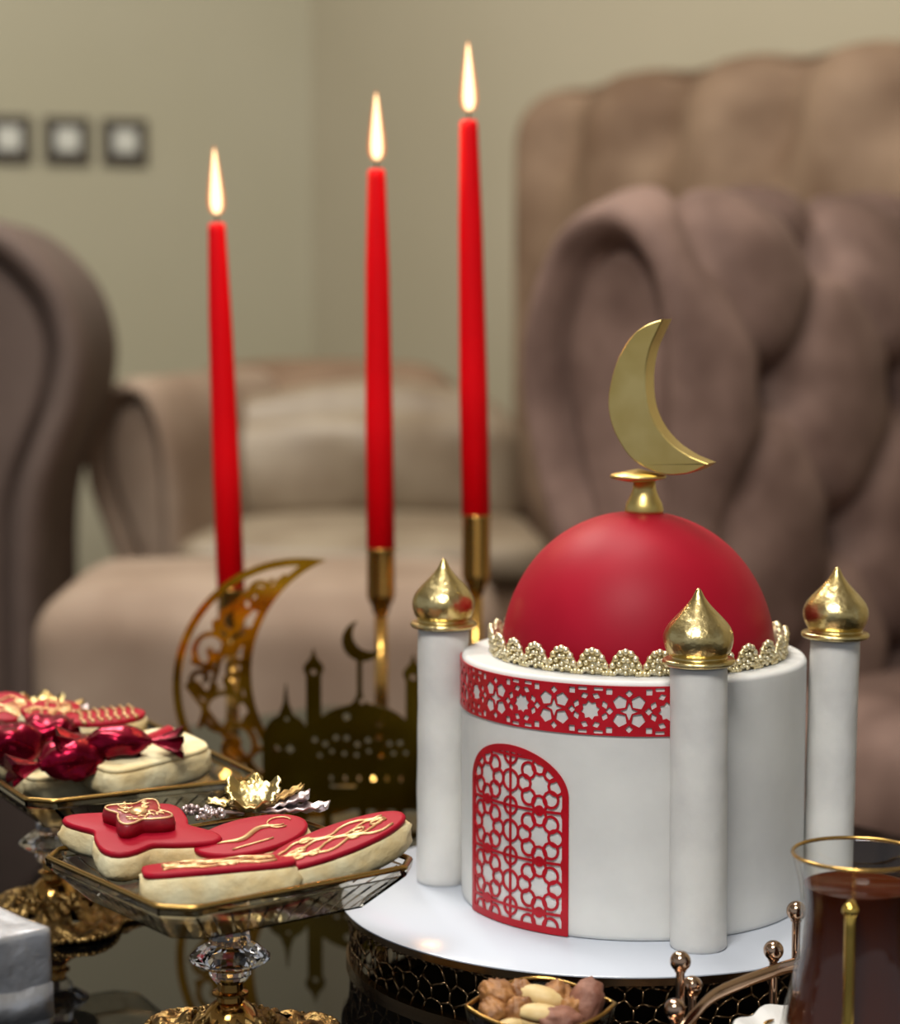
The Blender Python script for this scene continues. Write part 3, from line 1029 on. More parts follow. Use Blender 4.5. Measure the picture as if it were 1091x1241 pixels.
def mosque_sdf(X, Y):
    PX, PY = X * PS + 367.0, 1001.0 - Y * PS
    u = []

    def ell(cx, cy, rx, ry):
        return (np.hypot((PX - cx) / rx, (PY - cy) / ry) - 1) * min(rx, ry)
    u.append(sd_box(PX, PY, 318, 562, 884, 978))
    u.append(np.maximum(ell(440, 890, 62, 42), PY - 895))
    u.append(sd_poly(PX, PY, [(437, 828), (444, 845), (462, 858), (415, 858), (430, 845)]))
    u.append(sd_box(PX, PY, 434, 440, 793, 850))
    u.append(np.maximum(sd_circle(PX, PY, 441, 771, 25), 21.5 - np.hypot(PX - 450, PY - 763)))
    for mx, dy in ((381, 0), (502, 5)):
        u.append(sd_box(PX, PY, mx - 9, mx + 9, 812 + dy, 900))
        u.append(ell(mx, 806 + dy, 12, 11))
        u.append(sd_poly(PX, PY, [(mx, 780 + dy), (mx + 3, 791 + dy), (mx + 9, 800 + dy), (mx - 9, 800 + dy), (mx - 3, 791 + dy)]))
    for mx in (347, 538):
        u.append(np.maximum(ell(mx, 890, 27, 28), PY - 892))
        u.append(sd_poly(PX, PY, [(mx, 822), (mx + 3, 848), (mx + 10, 866), (mx - 10, 866), (mx - 3, 848)]))
    for a, b in ((325, 342), (352, 372), (392, 402), (436, 446), (480, 490), (520, 560)):
        u.append(sd_box(PX, PY, a, b, 970, 1001))
    u.append(sd_box(PX, PY, 318, 562, 996, 1001))
    s = u[0]
    for q in u[1:]:
        s = np.minimum(s, q)
    h = []
    for mx, dy in ((381, 0), (502, 5)):
        h.append(sd_circle(PX, PY, mx, 810 + dy, 3.6))
    for cx, cy, r in ((440, 845, 5), (421, 864, 6), (461, 872, 5), (348, 868, 3.5), (538, 868, 3.5)):
        h.append(sd_poly(PX, PY, star(cx, cy, 6, r, r * 0.6)))
    for k in range(9):
        cx = 392 + 13 * k
        h.append(sd_poly(PX, PY, star(cx - 10, 893 + 5 * math.sin(k * 1.9), 5, 5.0, 2.6)))
    for k in range(8):
        cx = 388 + 15 * k
        h.append(sd_circle(PX, PY, cx, 909 + 3 * math.cos(k * 2.4), 2.8))
    for k in range(6):
        cx = 402 + 17 * k
        h.append(np.minimum(sd_box(PX, PY, cx - 2, cx + 2, 938, 943), sd_circle(PX, PY, cx, 938, 2)))
    for cx in (335, 352):
        h.append(sd_poly(PX, PY, star(cx, 905, 4, 7, 3)))
    h.append(sd_box(PX, PY, 400, 432, 948, 951))
    for q in h:
        s = np.maximum(s, -q)
    return s / PS


x0, y1 = px(316, 744)
x1, y0 = px(564, 1001)
me = sheet('mosque_silhouette', mosque_sdf, x0, x1, -0.0003, y1, 1.25 / PS, flat(-0.0065), flat(-0.0035))
link('mosque_silhouette', me, M['darkgold'], PL)
Geo().box((0.04, 0.0, 0.0015), (0.15, 0.05, 0.003)).build('foot_plate', M['darkgold'], PL, smooth=False)


# ------------------------------------------------------------------ pedestal trays
def chamfer_rect(a, b, c):
    return [(a, -b + c), (a, b - c), (a - c, b), (-a + c, b), (-a, b - c), (-a, -b + c), (-a + c, -b), (a - c, -b)]


def tray(label, cx, cy, zt, rot, a, b, ped, flower, fl_rot, group):
    T = thing('pedestal_tray', label, 'serving tray', (cx, cy, 0), rot, group)
    dpt, ins, tk = 0.0205, 0.0165, 0.0016
    g = Geo()

    def L(z, off):
        return [(x, y, z) for x, y in chamfer_rect(a - off, b - off, 0.012)]
    loops = [L(zt, tk), L(zt - 0.004, tk + 0.0015), L(zt - dpt + tk, ins), L(zt - dpt + tk, ins + 0.02),
             L(zt - dpt, ins + 0.02), L(zt - dpt, ins - 0.001), L(zt - 0.004, 0.0005), L(zt, 0)]
    loops = [L(zt, tk), L(zt - 0.004, tk + 0.001), L(zt - dpt + tk, ins)]
    lo2 = [L(zt - dpt, ins - 0.0015), L(zt - 0.004, -0.0005), L(zt, -0.001)]
    n = 8
    v = [p for q in loops + lo2 for p in q]
    f = []
    for i in (0, 1):
        for k in range(n):
            f.append((i * n + k, i * n + (k + 1) % n, (i + 1) * n + (k + 1) % n, (i + 1) * n + k))
    f.append(tuple(2 * n + k for k in range(n)))
    f.append(tuple(3 * n + k for k in range(n))[::-1])
    for i in (3, 4):
        for k in range(n):
            f.append((i * n + k, i * n + (k + 1) % n, (i + 1) * n + (k + 1) % n, (i + 1) * n + k))
    for k in range(n):
        f.append((k, (k + 1) % n, 5 * n + (k + 1) % n, 5 * n + k))
    g.add(v, f)
    dish = g.build('glass_dish', M['plastic'], T, smooth=False)
    # fine ribs moulded in the sloping sides
    rg = Geo()
    top, bot = chamfer_rect(a - 0.0004, b - 0.0004, 0.012), chamfer_rect(a - ins + 0.002, b - ins + 0.002, 0.012)
    for e in range(0, 8, 2):
        p0, p1, q0, q1 = top[e], top[e + 1], bot[e], bot[e + 1]
        for k in range(1, 12):
            t = k / 12
            A = (p0[0] + (p1[0] - p0[0]) * t, p0[1] + (p1[1] - p0[1]) * t, zt - 0.006)
            B = (q0[0] + (q1[0] - q0[0]) * t, q0[1] + (q1[1] - q0[1]) * t, zt - dpt + 0.002)
            rg.tube([A, B], 0.0005, 5)
    rg.build('side_ribs', M['plastic'], dish)['kind'] = 'stuff'
    gr = Geo()
    rim = []
    P = chamfer_rect(a - 0.0002, b - 0.0002, 0.012)
    for i in range(8):
        p, q = Vector((*P[i], zt)), Vector((*P[(i + 1) % 8], zt))
        for t in (0.02, 0.15, 0.85, 0.98):
            rim.append(p.lerp(q, t))
    gr.tube(rim, 0.0014, 8, closed=True)
    gr.build('gold_rim', M['goldtrim'], T)
    pxl, pyl = ped
    zb = zt - dpt
    Geo().lathe([(0, zb - 0.0005), (0.0125, zb - 0.0005), (0.0130, zb - 0.002), (0.0098, zb - 0.0055), (0.0100, zb - 0.007), (0.0128, zb - 0.0125), (0.0118, zb - 0.0138), (0.008, zb - 0.0145), (0, zb - 0.0145)][::-1], 12, (pxl, pyl, 0)).build('collar', M['stemgold'], T, smooth=False)
    cz = 0.0475
    Geo().lathe([(0, cz - 0.012), (0.0075, cz - 0.012), (0.0105, cz - 0.008), (0.0100, cz - 0.0055), (0.0150, cz - 0.0035), (0.0200, cz - 0.0002), (0.0200, cz + 0.0006), (0.0165, cz + 0.004), (0.0105, cz + 0.008), (0.0095, zb - 0.0145), (0, zb - 0.0145)], 16, (pxl, pyl, 0)).build('crystal_disc', M['crystal'], T, smooth=False)
    sp = [(0, 0.012), (0.017, 0.012), (0.0175, 0.0145), (0.0150, 0.0160), (0.0145, 0.0175), (0.0120, 0.0215), (0.0088, 0.0250), (0.0068, 0.0262), (0.0066, 0.0285), (0.0088, 0.0295), (0.0088, 0.0305), (0.0064, 0.0315), (0.0062, 0.0352), (0, 0.0352)]
    Geo().lathe(sp, 28, (pxl, pyl, 0)).build('stem', M['stemgold'], T, angle=50)
    # cast filigree foot: four leafy lobes with beaded edges
    g = Geo()
    nr, na = 22, 120
    v, f = [], []
    for i in range(nr + 1):
        for k in range(na):
            th_ = 2 * PI * k / na
            Rm = 0.043 + 0.016 * abs(math.cos(2 * th_)) ** 1.5 + 0.0018 * math.cos(24 * th_)
            r = 0.010 + (Rm - 0.010) * i / nr
            q = i / nr
            z = 0.0165 * (1 - q) ** 1.3 + 0.004 + 0.0016 * math.sin(8 * th_ + 14 * q) * (q > 0.15) + 0.0012 * math.cos(16 * th_ - 22 * q) + 0.003 * max(0, q - 0.7) * math.cos(4 * th_)
            v.append((pxl + r * math.cos(th_), pyl + r * math.sin(th_), z))
    for i in range(nr):
        for k in range(na):
            if 0.35 < (i / nr) < 0.62 and math.cos(8 * (2 * PI * k / na)) > 0.72:
                continue
            f.append((i * na + k, i * na + (k + 1) % na, (i + 1) * na + (k + 1) % na, (i + 1) * na + k))
    off = len(v)
    v += [(x, y, z - 0.0022) for x, y, z in v]
    f += [tuple(j + off for j in q[::-1]) for q in f]
    for k in range(na):
        f.append((nr * na + k, nr * na + (k + 1) % na, off + nr * na + (k + 1) % na, off + nr * na + k))
    g.add(v, f)
    ft = g.build('filigree_foot', M['antique'], T)
    g = Geo()
    for k in range(84):
        th_ = 2 * PI * k / 84
        Rm = 0.043 + 0.016 * abs(math.cos(2 * th_)) ** 1.5
        g.ball((pxl + Rm * math.cos(th_), pyl + Rm * math.sin(th_), 0.0030 + 0.0009 * math.cos(4 * th_)), 0.0021, 7, 5)
    for k in range(28):
        th_ = 2 * PI * k / 28
        g.ball((pxl + 0.021 * math.cos(th_), pyl + 0.021 * math.sin(th_), 0.0165), 0.0019, 7, 5)
    for k in range(4):
        th_ = PI / 2 * k
        g.ball((pxl + 0.052 * math.cos(th_), pyl + 0.052 * math.sin(th_), 0.0022), 0.0048, 8, 6, (1, 1, 0.46))
    g.build('beading', M['antique'], ft)['kind'] = 'stuff'
    # flower ornament clipped to the far rim
    fx, fy = flower
    fz = zt + 0.001
    gg = Geo().ball((fx, fy, fz + 0.002), 0.0052, 10, 8, (1, 1, 0.8))
    fl = gg.build('flower_clip', M['antique'], T)
    ca = fl_rot

    def petal(ang, ln, wd, lift, curl, m, nm, z0=0.003):
        g = Geo()
        nu, nv = 12, 8
        v, f = [], []
        for i in range(nu + 1):
            q = i / nu
            w = wd * (0.25 + 0.75 * math.sin(PI * min(1, q * 0.75 + 0.05)) ** 0.8) * (1 if q < 0.97 else 0.9)
            for k in range(nv + 1):
                s_ = (k / nv - 0.5) * 2
                x = ln * q
                z = lift * q + curl * q * q - 0.0 + 0.35 * wd * s_ * s_ * (0.4 + q) + 0.0007 * math.cos(s_ * 16) + 0.0006 * math.sin(q * 40)
                y = 1.15 * w * s_ * (1 + 0.10 * math.sin(q * 22))
                v.append((fx + x * math.cos(ang) - y * math.sin(ang), fy + x * math.sin(ang) + y * math.cos(ang), fz + z0 + z))
        for i in range(nu):
            for k in range(nv):
                f.append((i * (nv + 1) + k, i * (nv + 1) + k + 1, (i + 1) * (nv + 1) + k + 1, (i + 1) * (nv + 1) + k))
        o_ = len(v)
        v += [(x, y, z - 0.0011) for x, y, z in v]
        f += [tuple(j + o_ for j in q[::-1]) for q in f]
        rows = nu + 1
        w_ = nv + 1
        per = [k for k in range(w_)] + [i * w_ + nv for i in range(1, rows)] + [(rows - 1) * w_ + k for k in range(nv - 1, -1, -1)] + [i * w_ for i in range(rows - 2, 0, -1)]
        for p_, q_ in zip(per, per[1:] + per[:1]):
            f.append((p_, q_, q_ + o_, p_ + o_))
        g.add(v, f)
        return g.build(nm, m, fl)
    petal(ca + R_(178), 0.024, 0.0062, 0.007, -0.004, M['gold'], 'petal')
    petal(ca + R_(115), 0.013, 0.0100, 0.012, 0.000, M['gold'], 'petal')
    petal(ca + R_(60), 0.013, 0.0100, 0.012, 0.000, M['gold'], 'petal')
    petal(ca + R_(-90), 0.012, 0.0105, 0.002, 0.002, M['gold'], 'petal')
    petal(ca + R_(22), 0.028, 0.0034, 0.010, 0.000, M['antique'], 'petal')
    petal(ca + R_(-2), 0.030, 0.0075, 0.005, 0.002, M['silvertwig'], 'silver_leaf')
    petal(ca + R_(-18), 0.042, 0.0070, 0.002, 0.002, M['silvertwig'], 'silver_leaf')
    for an, ln in ((188, 0.036), (212, 0.030)):
        a2 = ca + R_(an)
        g = Geo()
        pts = [(fx + ln * t * math.cos(a2), fy + ln * t * math.sin(a2), fz + 0.0008 + 0.003 * math.sin(t * 2.4)) for t in (0, 0.25, 0.5, 0.75, 1)]
        g.tube(pts, 0.0012, 6)
        rr = random.Random(an)
        for k in range(16):
            t = 0.55 + 0.5 * rr.random()
            g.ball((fx + ln * t * math.cos(a2) + rr.uniform(-.003, .003), fy + ln * t * math.sin(a2) + rr.uniform(-.003, .003), fz + 0.003 + rr.uniform(-.0012, .003)), 0.0016, 7, 5)
        g.build('silver_twig', M['silvertwig'], fl)
    return T


ZT = 0.097
tr1 = (-0.1077, 1.024, R_(37.3), 0.0700, 0.0660)
tr2 = (-0.2132, 1.2587, R_(28.3), 0.0680, 0.1000)


def to_local(t, x, y):
    dx, dy = x - t[0], y - t[1]
    c, s = math.cos(-t[2]), math.sin(-t[2])
    return (dx * c - dy * s, dx * s + dy * c)


tray('gold-rimmed clear tray on a crystal pedestal, the nearer one, full of red cookies', tr1[0], tr1[1], ZT, tr1[2], tr1[3], tr1[4], (0.0, 0.0),
     to_local(tr1, -0.104, 1.108), -tr1[2], 'pedestal trays')
tray('gold-rimmed clear tray at the left edge, the farther one, holding foil sweets', tr2[0], tr2[1], ZT, tr2[2], tr2[3], tr2[4], to_local(tr2, -0.236, 1.25),
     to_local(tr2, -0.262, 1.352), -tr2[2], 'pedestal trays')


# ------------------------------------------------------------------ cookies
def outline(kind, a, b, n=64):
    pts = []
    for k in range(n):
        t = 2 * PI * k / n
        if kind == 'oval':
            r = 1.0
        elif kind == 'rect':
            r = 1.0 / (abs(math.cos(t)) ** 5 + abs(math.sin(t)) ** 5) ** 0.2
        elif kind == 'star':
            r = 0.80 + 0.20 * math.cos(4 * t + 0.5) + 0.04 * math.cos(8 * t)
        elif kind == 'flower':
            r = 0.86 + 0.14 * abs(math.cos(3 * t)) ** 0.7
        pts.append((a * r * math.cos(t), b * r * math.sin(t)))
    return pts


def cookie(name, label, kind, a, b, h, loc, rz, tilt=(0, 0), deco='scroll', seed=0, group=None, top='redfondant', body='cookie', ft=0.0028, base_bump=1.0):
    T = thing(name, label, 'cookie', loc, 0, group, rot=(R_(tilt[0]), R_(tilt[1]), R_(rz)))
    P = outline(kind, a, b)
    n = len(P)
    g = Geo()
    loops = []
    for q, z in ((0.0, 0.0), (0.5, 0.0), (0.93, 0.0), (0.985, h * 0.15), (1.01, h * 0.35), (1.02, h * 0.55), (1.005, h * 0.75), (0.985, h * 0.92), (0.95, h), (0.5, h), (0.0, h)):
        L = []
        for k, (x, y) in enumerate(P):
            w = 1 + (0.05 * base_bump * noise.noise(Vector((x * 220 + seed * 9, y * 220, z * 330))) if 0 < z < h else 0)
            zz = z + (0.0008 * noise.noise(Vector((x * 120 + seed, y * 120, 3))) if 0 < z < h else 0)
            L.append((x * q * w, y * q * w, zz))
        loops.append(L)
    g.loft(loops[1:-1])
    g.build('biscuit', M[body], T)
    g = Geo()
    g.loft([[(x * q, y * q, z) for x, y in P] for q, z in ((0.965, h - 0.0002), (0.978, h + ft * 0.5), (0.96, h + ft * 0.93), (0.92, h + ft), (0.45, h + ft))])
    tp_ = g.build('icing', M[top], T)
    rr = random.Random(seed)
    zt = h + ft + 0.0003
    if deco in ('scroll', 'rosette'):
        g = Geo()
        if deco == 'scroll':
            for s_ in range(4):
                y = b * (-0.5 + 0.3 * s_)
                pts = []
                for k in range(26):
                    q = -0.72 + 1.44 * k / 25
                    pts.append((a * q, y + b * 0.16 * math.sin(q * 9 + s_ * 1.7) + rr.uniform(-.0004, .0004), zt))
                g.tube(pts, 0.0008, 5)
            for k in range(8):
                x, y = a * rr.uniform(-.6, .6), b * rr.uniform(-.5, .5)
                g.tube([(x + 0.003 * math.cos(t), y + 0.002 * math.sin(t), zt) for t in np.linspace(0, 5.4, 10)], 0.0008, 5)
            g.build('gold_piping', M['piping'], tp_)['kind'] = 'stuff'
        else:
            Q = outline('star', 0.0185, 0.0165, 64)
            Q = [(x, y) for x, y in Q]
            ro = Geo().loft([[(x * q - 0.002, y * q + 0.002, zt + z) for x, y in Q] for q, z in ((1.0, -0.0006), (1.02, 0.003), (0.98, 0.0062), (0.9, 0.0068), (0.4, 0.0068))]).build('rosette', M['rosette'], T)
            z2 = zt + 0.0070
            g = Geo()
            g.tube([(x * 0.93 - 0.002, y * 0.93 + 0.002, z2) for x, y in Q], 0.0006, 5, closed=True)
            for k in range(16):
                r0, th_ = rr.uniform(0.006, 0.0125), rr.uniform(0, 2 * PI)
                x, y = r0 * math.cos(th_) - 0.002, r0 * math.sin(th_) + 0.002
                g.tube([(x + 0.0019 * math.cos(t + th_), y + 0.0013 * math.sin(t + th_), z2) for t in np.linspace(0, 4.6, 9)], 0.00055, 5)
            g.build('gold_piping', M['piping'], ro)['kind'] = 'stuff'
            Geo().ball((-0.002, 0.002, z2), 0.0044, 14, 8, (1, 1, 0.4)).build('gold_pearl', M['piping'], ro)
    elif deco == 'stroke':
        g = Geo()
        pts = [(a * q, b * (0.35 * q - 0.05 + 0.12 * math.sin(q * 8)), zt) for q in np.linspace(-0.6, 0.6, 20)]
        g.tube(pts, [0.0003 + 0.0012 * math.sin(PI * k / 19) for k in range(20)], 6)
        g.tube([(a * 0.9 * q, b * (-0.6 + 0.1 * q), zt) for q in np.linspace(-0.5, 0.3, 8)], 0.0006, 5)
        g.tube([(a * (0.55 + 0.2 * math.cos(t)), b * (0.2 + 0.3 * math.sin(t)), zt) for t in np.linspace(0, 5, 14)], 0.0005, 5)
        g.build('gold_piping', M['piping'], tp_)['kind'] = 'stuff'
    elif deco == 'redstripe':
        g = Geo()
        st_ = [(a * q, b * (0.30 + 0.45 * q), zt) for q in np.linspace(-0.75, 0.85, 14)]
        g.loft([[(x, y - 0.006, zt - 0.0004) for x, y, z in st_], [(x, y - 0.004, zt + 0.0018) for x, y, z in st_], [(x, y + 0.001, zt + 0.0018) for x, y, z in st_], [(x, y + 0.003, zt - 0.0014) for x, y, z in st_]], closed=False, cap0=False, cap1=False)
        g.build('red_stripe', M['redfondant'], tp_)
    elif deco == 'bars':
        g = Geo()
        for k in range(7):
            q = -0.66 + 1.32 * k / 6
            pts = [(a * q + 0.0012 * math.sin(s_ * 3), b * 0.8 * s_, zt + 0.0002) for s_ in np.linspace(-1, 1, 10)]
            g.tube(pts, [0.0004 + 0.0011 * abs(math.sin(1 + j * 1.1)) for j in range(10)], 5)
        g.build('gold_piping', M['piping'], tp_)['kind'] = 'stuff'
    return T


FL = ZT - 0.0205 + 0.0016                  # floor of the trays
G1 = 'iced cookies on the nearer tray'
cookie('iced_cookie', 'four-pointed red iced cookie topped by a dark rosette with a gold pearl', 'star', 0.0420, 0.0310, 0.013, (-0.1520, 1.0380, FL + 0.0160), -12, (10, 3), 'rosette', 1, G1)
cookie('iced_cookie', 'oval red iced cookie with one gold brush stroke amid the nearer tray', 'oval', 0.0300, 0.0190, 0.012, (-0.0970, 1.034, FL + 0.0150), 24, (10, -8), 'stroke', 2, G1)
cookie('iced_cookie', 'rectangular red iced cookie at the front corner of the nearer tray', 'rect', 0.0370, 0.0150, 0.0145, (-0.1085, 0.9920, FL + 0.0075), 12, (-5, -2), 'scroll', 3, G1)
cookie('iced_cookie', 'long oval red iced cookie covered in gold scrolls, propped on the right rim', 'oval', 0.0390, 0.0165, 0.0140, (-0.0530, 1.017, FL + 0.0150), 26, (6, -14), 'scroll', 4, G1)
cookie('iced_cookie', 'small red iced cookie with gold scrolls behind the oval cookies, by the flower clip', 'oval', 0.030, 0.014, 0.012, (-0.098, 1.070, FL + 0.0010), 36, (0, 0), 'scroll', 5, G1)

G2 = 'iced cookies on the farther tray'
cookie('iced_cookie', 'large cream cookie with a red stripe under the rightmost foil sweet', 'rect', 0.036, 0.026, 0.016, (-0.1790, 1.228, FL + 0.0130), 40, (6, -5), 'redstripe', 6, G2, top='cookie')
cookie('iced_cookie', 'long red cookie with gold bars lying on the farther tray behind the foil sweets', 'oval', 0.024, 0.0135, 0.010, (-0.2060, 1.270, FL + 0.0300), 24, (8, -2), 'bars', 7, G2)
cookie('iced_cookie', 'round red cookie with gold swirls at the left edge of the photo', 'flower', 0.023, 0.021, 0.010, (-0.2780, 1.300, FL + 0.0310), 10, (16, 4), 'scroll', 8, G2)
cookie('iced_cookie', 'flower-shaped red cookie with gold swirls between the gold clip and the striped cookie', 'flower', 0.022, 0.018, 0.010, (-0.2430, 1.286, FL + 0.0300), 60, (12, -4), 'scroll', 9, G2)
cookie('iced_cookie', 'cream cookie lying flat under the foil sweets at the left edge', 'rect', 0.034, 0.022, 0.014, (-0.2200, 1.2400, FL + 0.0010), 28, (0, 0), 'none', 10, G2, top='cookie')
cookie('iced_cookie', 'red iced cookie lying under the flower-shaped cookies at the back of the farther tray', 'oval', 0.030, 0.025, 0.014, (-0.2480, 1.2960, FL + 0.0010), 30, (0, 0), 'none', 11, G2)


# ------------------------------------------------------------------ foil-wrapped sweets
def sweet(label, loc, rz, tilt, ln=0.021, w=0.0125, seed=0):
    T = thing('foil_sweet', label, 'candy', loc, 0, 'sweets in magenta foil', rot=(R_(tilt[0]), R_(tilt[1]), R_(rz)))
    g = Geo()
    nu, nv = 24, 28
    loops = []
    for i in range(nu + 1):
        q = -1 + 2 * i / nu
        rad = w * max(0.16, (1 - abs(q) ** 2.6)) ** 0.75
        L = []
        for k in range(nv):
            t = 2 * PI * k / nv
            sq = 1.0 / (abs(math.cos(t)) ** 3 + abs(math.sin(t)) ** 3) ** (1 / 3)
            wr = 1 + 0.30 * noise.noise(Vector((q * 1.5 + seed * 5, math.cos(t) * 1.3, math.sin(t) * 1.3))) + 0.10 * abs(noise.noise(Vector((q * 4 + seed, math.cos(t) * 3, math.sin(t) * 3)))) + 0.10 * abs(q) ** 3 * math.cos(7 * t + 3 * q)
            L.append((ln * q, rad * sq * wr * math.cos(t), rad * 0.78 * sq * wr * math.sin(t)))
        loops.append(L)
    g.loft(loops)
    g.build('wrapper', M['foilred'], T, angle=50)
    for s_ in (-1, 1):
        g = Geo()
        loops = []
        for i in range(9):
            q = i / 8
            L = []
            for k in range(24):
                t = 2 * PI * k / 24
                rr = 0.0024 + 0.0105 * q
                fl = (0.35 + 0.2 * q)
                L.append((s_ * (ln * 0.97 + 0.017 * q + 0.0025 * q * math.cos(5 * t)), rr * math.cos(t) * (1 + 0.25 * q * math.cos(6 * t)), fl * rr * math.sin(t) + 0.0022 * q * math.sin(6 * t)))
            loops.append(L)
        g.loft(loops)
        g.build('twisted_end', M['foilred'], T, angle=40)
    return T


sweet('magenta foil sweet at the left edge of the farther tray', (-0.2540, 1.2300, FL + 0.0330), 26, (8, -4), 0.019, 0.0140, 1)
sweet('magenta foil sweet in front, at the near corner of the farther tray', (-0.2150, 1.2050, FL + 0.0300), 28, (10, -5), 0.020, 0.0150, 2)
sweet('magenta foil sweet lying on the large cream cookie, rightmost of the foil sweets', (-0.1895, 1.2090, FL + 0.0390), 8, (12, 2), 0.0185, 0.0098, 3)
sweet('magenta foil sweet behind the others, below the gold-barred cookie', (-0.2360, 1.2500, FL + 0.0360), 20, (0, 6), 0.018, 0.0120, 4)

# ------------------------------------------------------------------ silver foil box
T = thing('foil_box', 'box wrapped in crinkled silver foil in the bottom left corner', 'box', (-0.2295, 0.948, 0), R_(44))


def rough_box(P, x, y, z):
    return Vector((noise.noise(P * 40 + Vector((3, 0, 0))), noise.noise(P * 40 + Vector((0, 7, 0))), noise.noise(P * 40 + Vector((0, 0, 9))))) * 0.0009


pad('wrapped_block', M['silver'], T, (0, 0, 0.043), (0.070, 0.070, 0.086), 0.0015, puff=0.0, n=30, tuft=rough_box)
g = Geo()
v = []
f = []
for i in range(13):
    for k in range(2):
        t = -0.0345 + 0.069 * i / 12
        v.append((t, -0.0352 - 0.0008 * k, 0.060 + 0.0013 * noise.noise(Vector((t * 90, 0, 0))) - 0.016 * k))
for i in range(12):
    f.append((2 * i, 2 * i + 1, 2 * i + 3, 2 * i + 2))
o_ = len(v)
v += [(x, y - 0.0006, z) for x, y, z in v]
f += [tuple(j + o_ for j in q[::-1]) for q in f]
per = [2 * i for i in range(13)] + [2 * i + 1 for i in range(12, -1, -1)]
for a_, b_ in zip(per, per[1:] + per[:1]):
    f.append((a_, b_, b_ + o_, a_ + o_))
g.add(v, f).build('foil_fold', M['silver'], T)

# ------------------------------------------------------------------ bowl of nuts
NBX, NBY = 0.0425, 0.978
NB = thing('nut_bowl', 'small leaf-shaped glass bowl with gold rim holding nuts', 'bowl', (NBX, NBY, 0), R_(3))


def leaf(sc_, z, lift=0.0):
    L = []
    for k in range(64):
        q = (k % 32) / 16 - 1                     # -1 .. 1 along the bowl
        side = 1 if k < 32 else -1
        q = -q * side
        y = side * 0.0270 * sc_ * (1 - abs(q) ** 1.9)
        L.append((0.0355 * sc_ * q, y, z + lift * (0.0055 * max(0, side) * (1 - q * q) - 0.003 * max(0, -side) * (1 - q * q) + 0.001 * abs(q) ** 6)))
    return L


RZ = 0.0375
Geo().loft([leaf(0.5, 0.0), leaf(0.62, 0.001), leaf(0.8, 0.014), leaf(0.95, 0.027, 0.4), leaf(1.0, RZ, 1), leaf(0.965, RZ, 1), leaf(0.91, 0.027, 0.4), leaf(0.76, 0.015), leaf(0.5, 0.004)]).build('glass_body', M['glass'], NB)
Geo().tube(leaf(0.985, RZ + 0.0003, 1), 0.0011, 8, closed=True).build('gold_rim', M['goldtrim'], NB)


def lump(rad, sc_, fn, sub=4):
    b = bmesh.new()
    bmesh.ops.create_icosphere(b, subdivisions=sub, radius=1.0)
    for v in b.verts:
        n_ = v.co.normalized()
        d = fn(n_)
        v.co = Vector((n_.x * sc_[0], n_.y * sc_[1], n_.z * sc_[2])) * rad * d
    me = bpy.data.meshes.new('nut')
    b.to_mesh(me)
    b.free()
    me.polygons.foreach_set('use_smooth', [True] * len(me.polygons))
    return me


def walnut_fn(seed):
    def f(n_):
        a = noise.noise(n_ * 1.6 + Vector((seed, 0, 0)))
        b = min(1, abs(noise.noise(n_ * 2.6 + Vector((0, seed, 0)))) * 3.2) ** 0.6
        e = min(1, abs(noise.noise(n_ * 4.6 + Vector((0, 0, seed)))) * 3.0) ** 0.6
        c = -0.18 * math.exp(-(n_.x / 0.14) ** 2)
        return 0.80 + 0.20 * a + 0.17 * b + 0.08 * e + c
    return f


NG = 'mixed nuts in the leaf-shaped bowl'
for i, (x, y, z, r, rt, lab) in enumerate((
        (-0.0190, 0.0075, 0.0500, 0.0098, (20, 10, 30), 'crinkled walnut half at the back left of the nut bowl'),
        (-0.0080, 0.0100, 0.0490, 0.0085, (60, 20, 80), 'walnut half against the back rim, touching the upper pistachio'),
        (-0.0215, -0.0030, 0.0450, 0.0088, (10, 60, 20), 'walnut half in the left point of the nut bowl'),
        (-0.0100, -0.0045, 0.0455, 0.0088, (80, 10, 60), 'walnut half between the two pistachios in the nut bowl'),
        (0.0090, 0.0085, 0.0495, 0.0085, (30, 30, 10), 'small dark walnut piece at the middle of the back of the nut bowl'),
        (0.0140, -0.0020, 0.0460, 0.0078, (50, 80, 10), 'walnut piece between the two wrinkled dried fruits'))):
    o = link('walnut', lump(r, (1.0, 1.15, 0.85), walnut_fn(3.1 * i + 1)), M['walnut'], None, (NBX + x, NBY + y, z - 0.0105), tuple(R_(q) for q in rt))
    tag(o, lab, 'nut', NG)
for i, (x, y, z, r, rt, lab) in enumerate((
        (0.0000, 0.0045, 0.0500, 0.0118, (10, 14, -20), 'cream pistachio with split shell near the back rim of the nut bowl'),
        (-0.0005, -0.0110, 0.0460, 0.0125, (-6, 8, -12), 'cream pistachio at the front of the nut bowl'),
        (-0.0145, -0.0130, 0.0420, 0.0085, (0, 0, 20), 'small cream pistachio at the front left of the nut bowl'))):
    T = thing('pistachio', lab, 'nut', (NBX + x, NBY + y, z - 0.0105), 0, NG, rot=tuple(R_(q) for q in rt))
    for s_, nm in ((1, 'shell_half'), (-1, 'shell_half')):
        me = lump(r, (1.0, 0.58, 0.56), lambda n_: (0.97 + 0.03 * n_.x), 3)
        for v in me.vertices:
            v.co.z = (max(v.co.z, 0.0) if s_ > 0 else min(v.co.z, 0.0)) + s_ * 0.0007 * (1 + 120 * max(v.co.x, 0))
        link(nm, me, M['pistachio'], T)
    link('kernel', lump(r * 0.9, (0.98, 0.5, 0.45), lambda n_: 1 + 0.03 * noise.noise(n_ * 5), 3), M['kernel'], T)
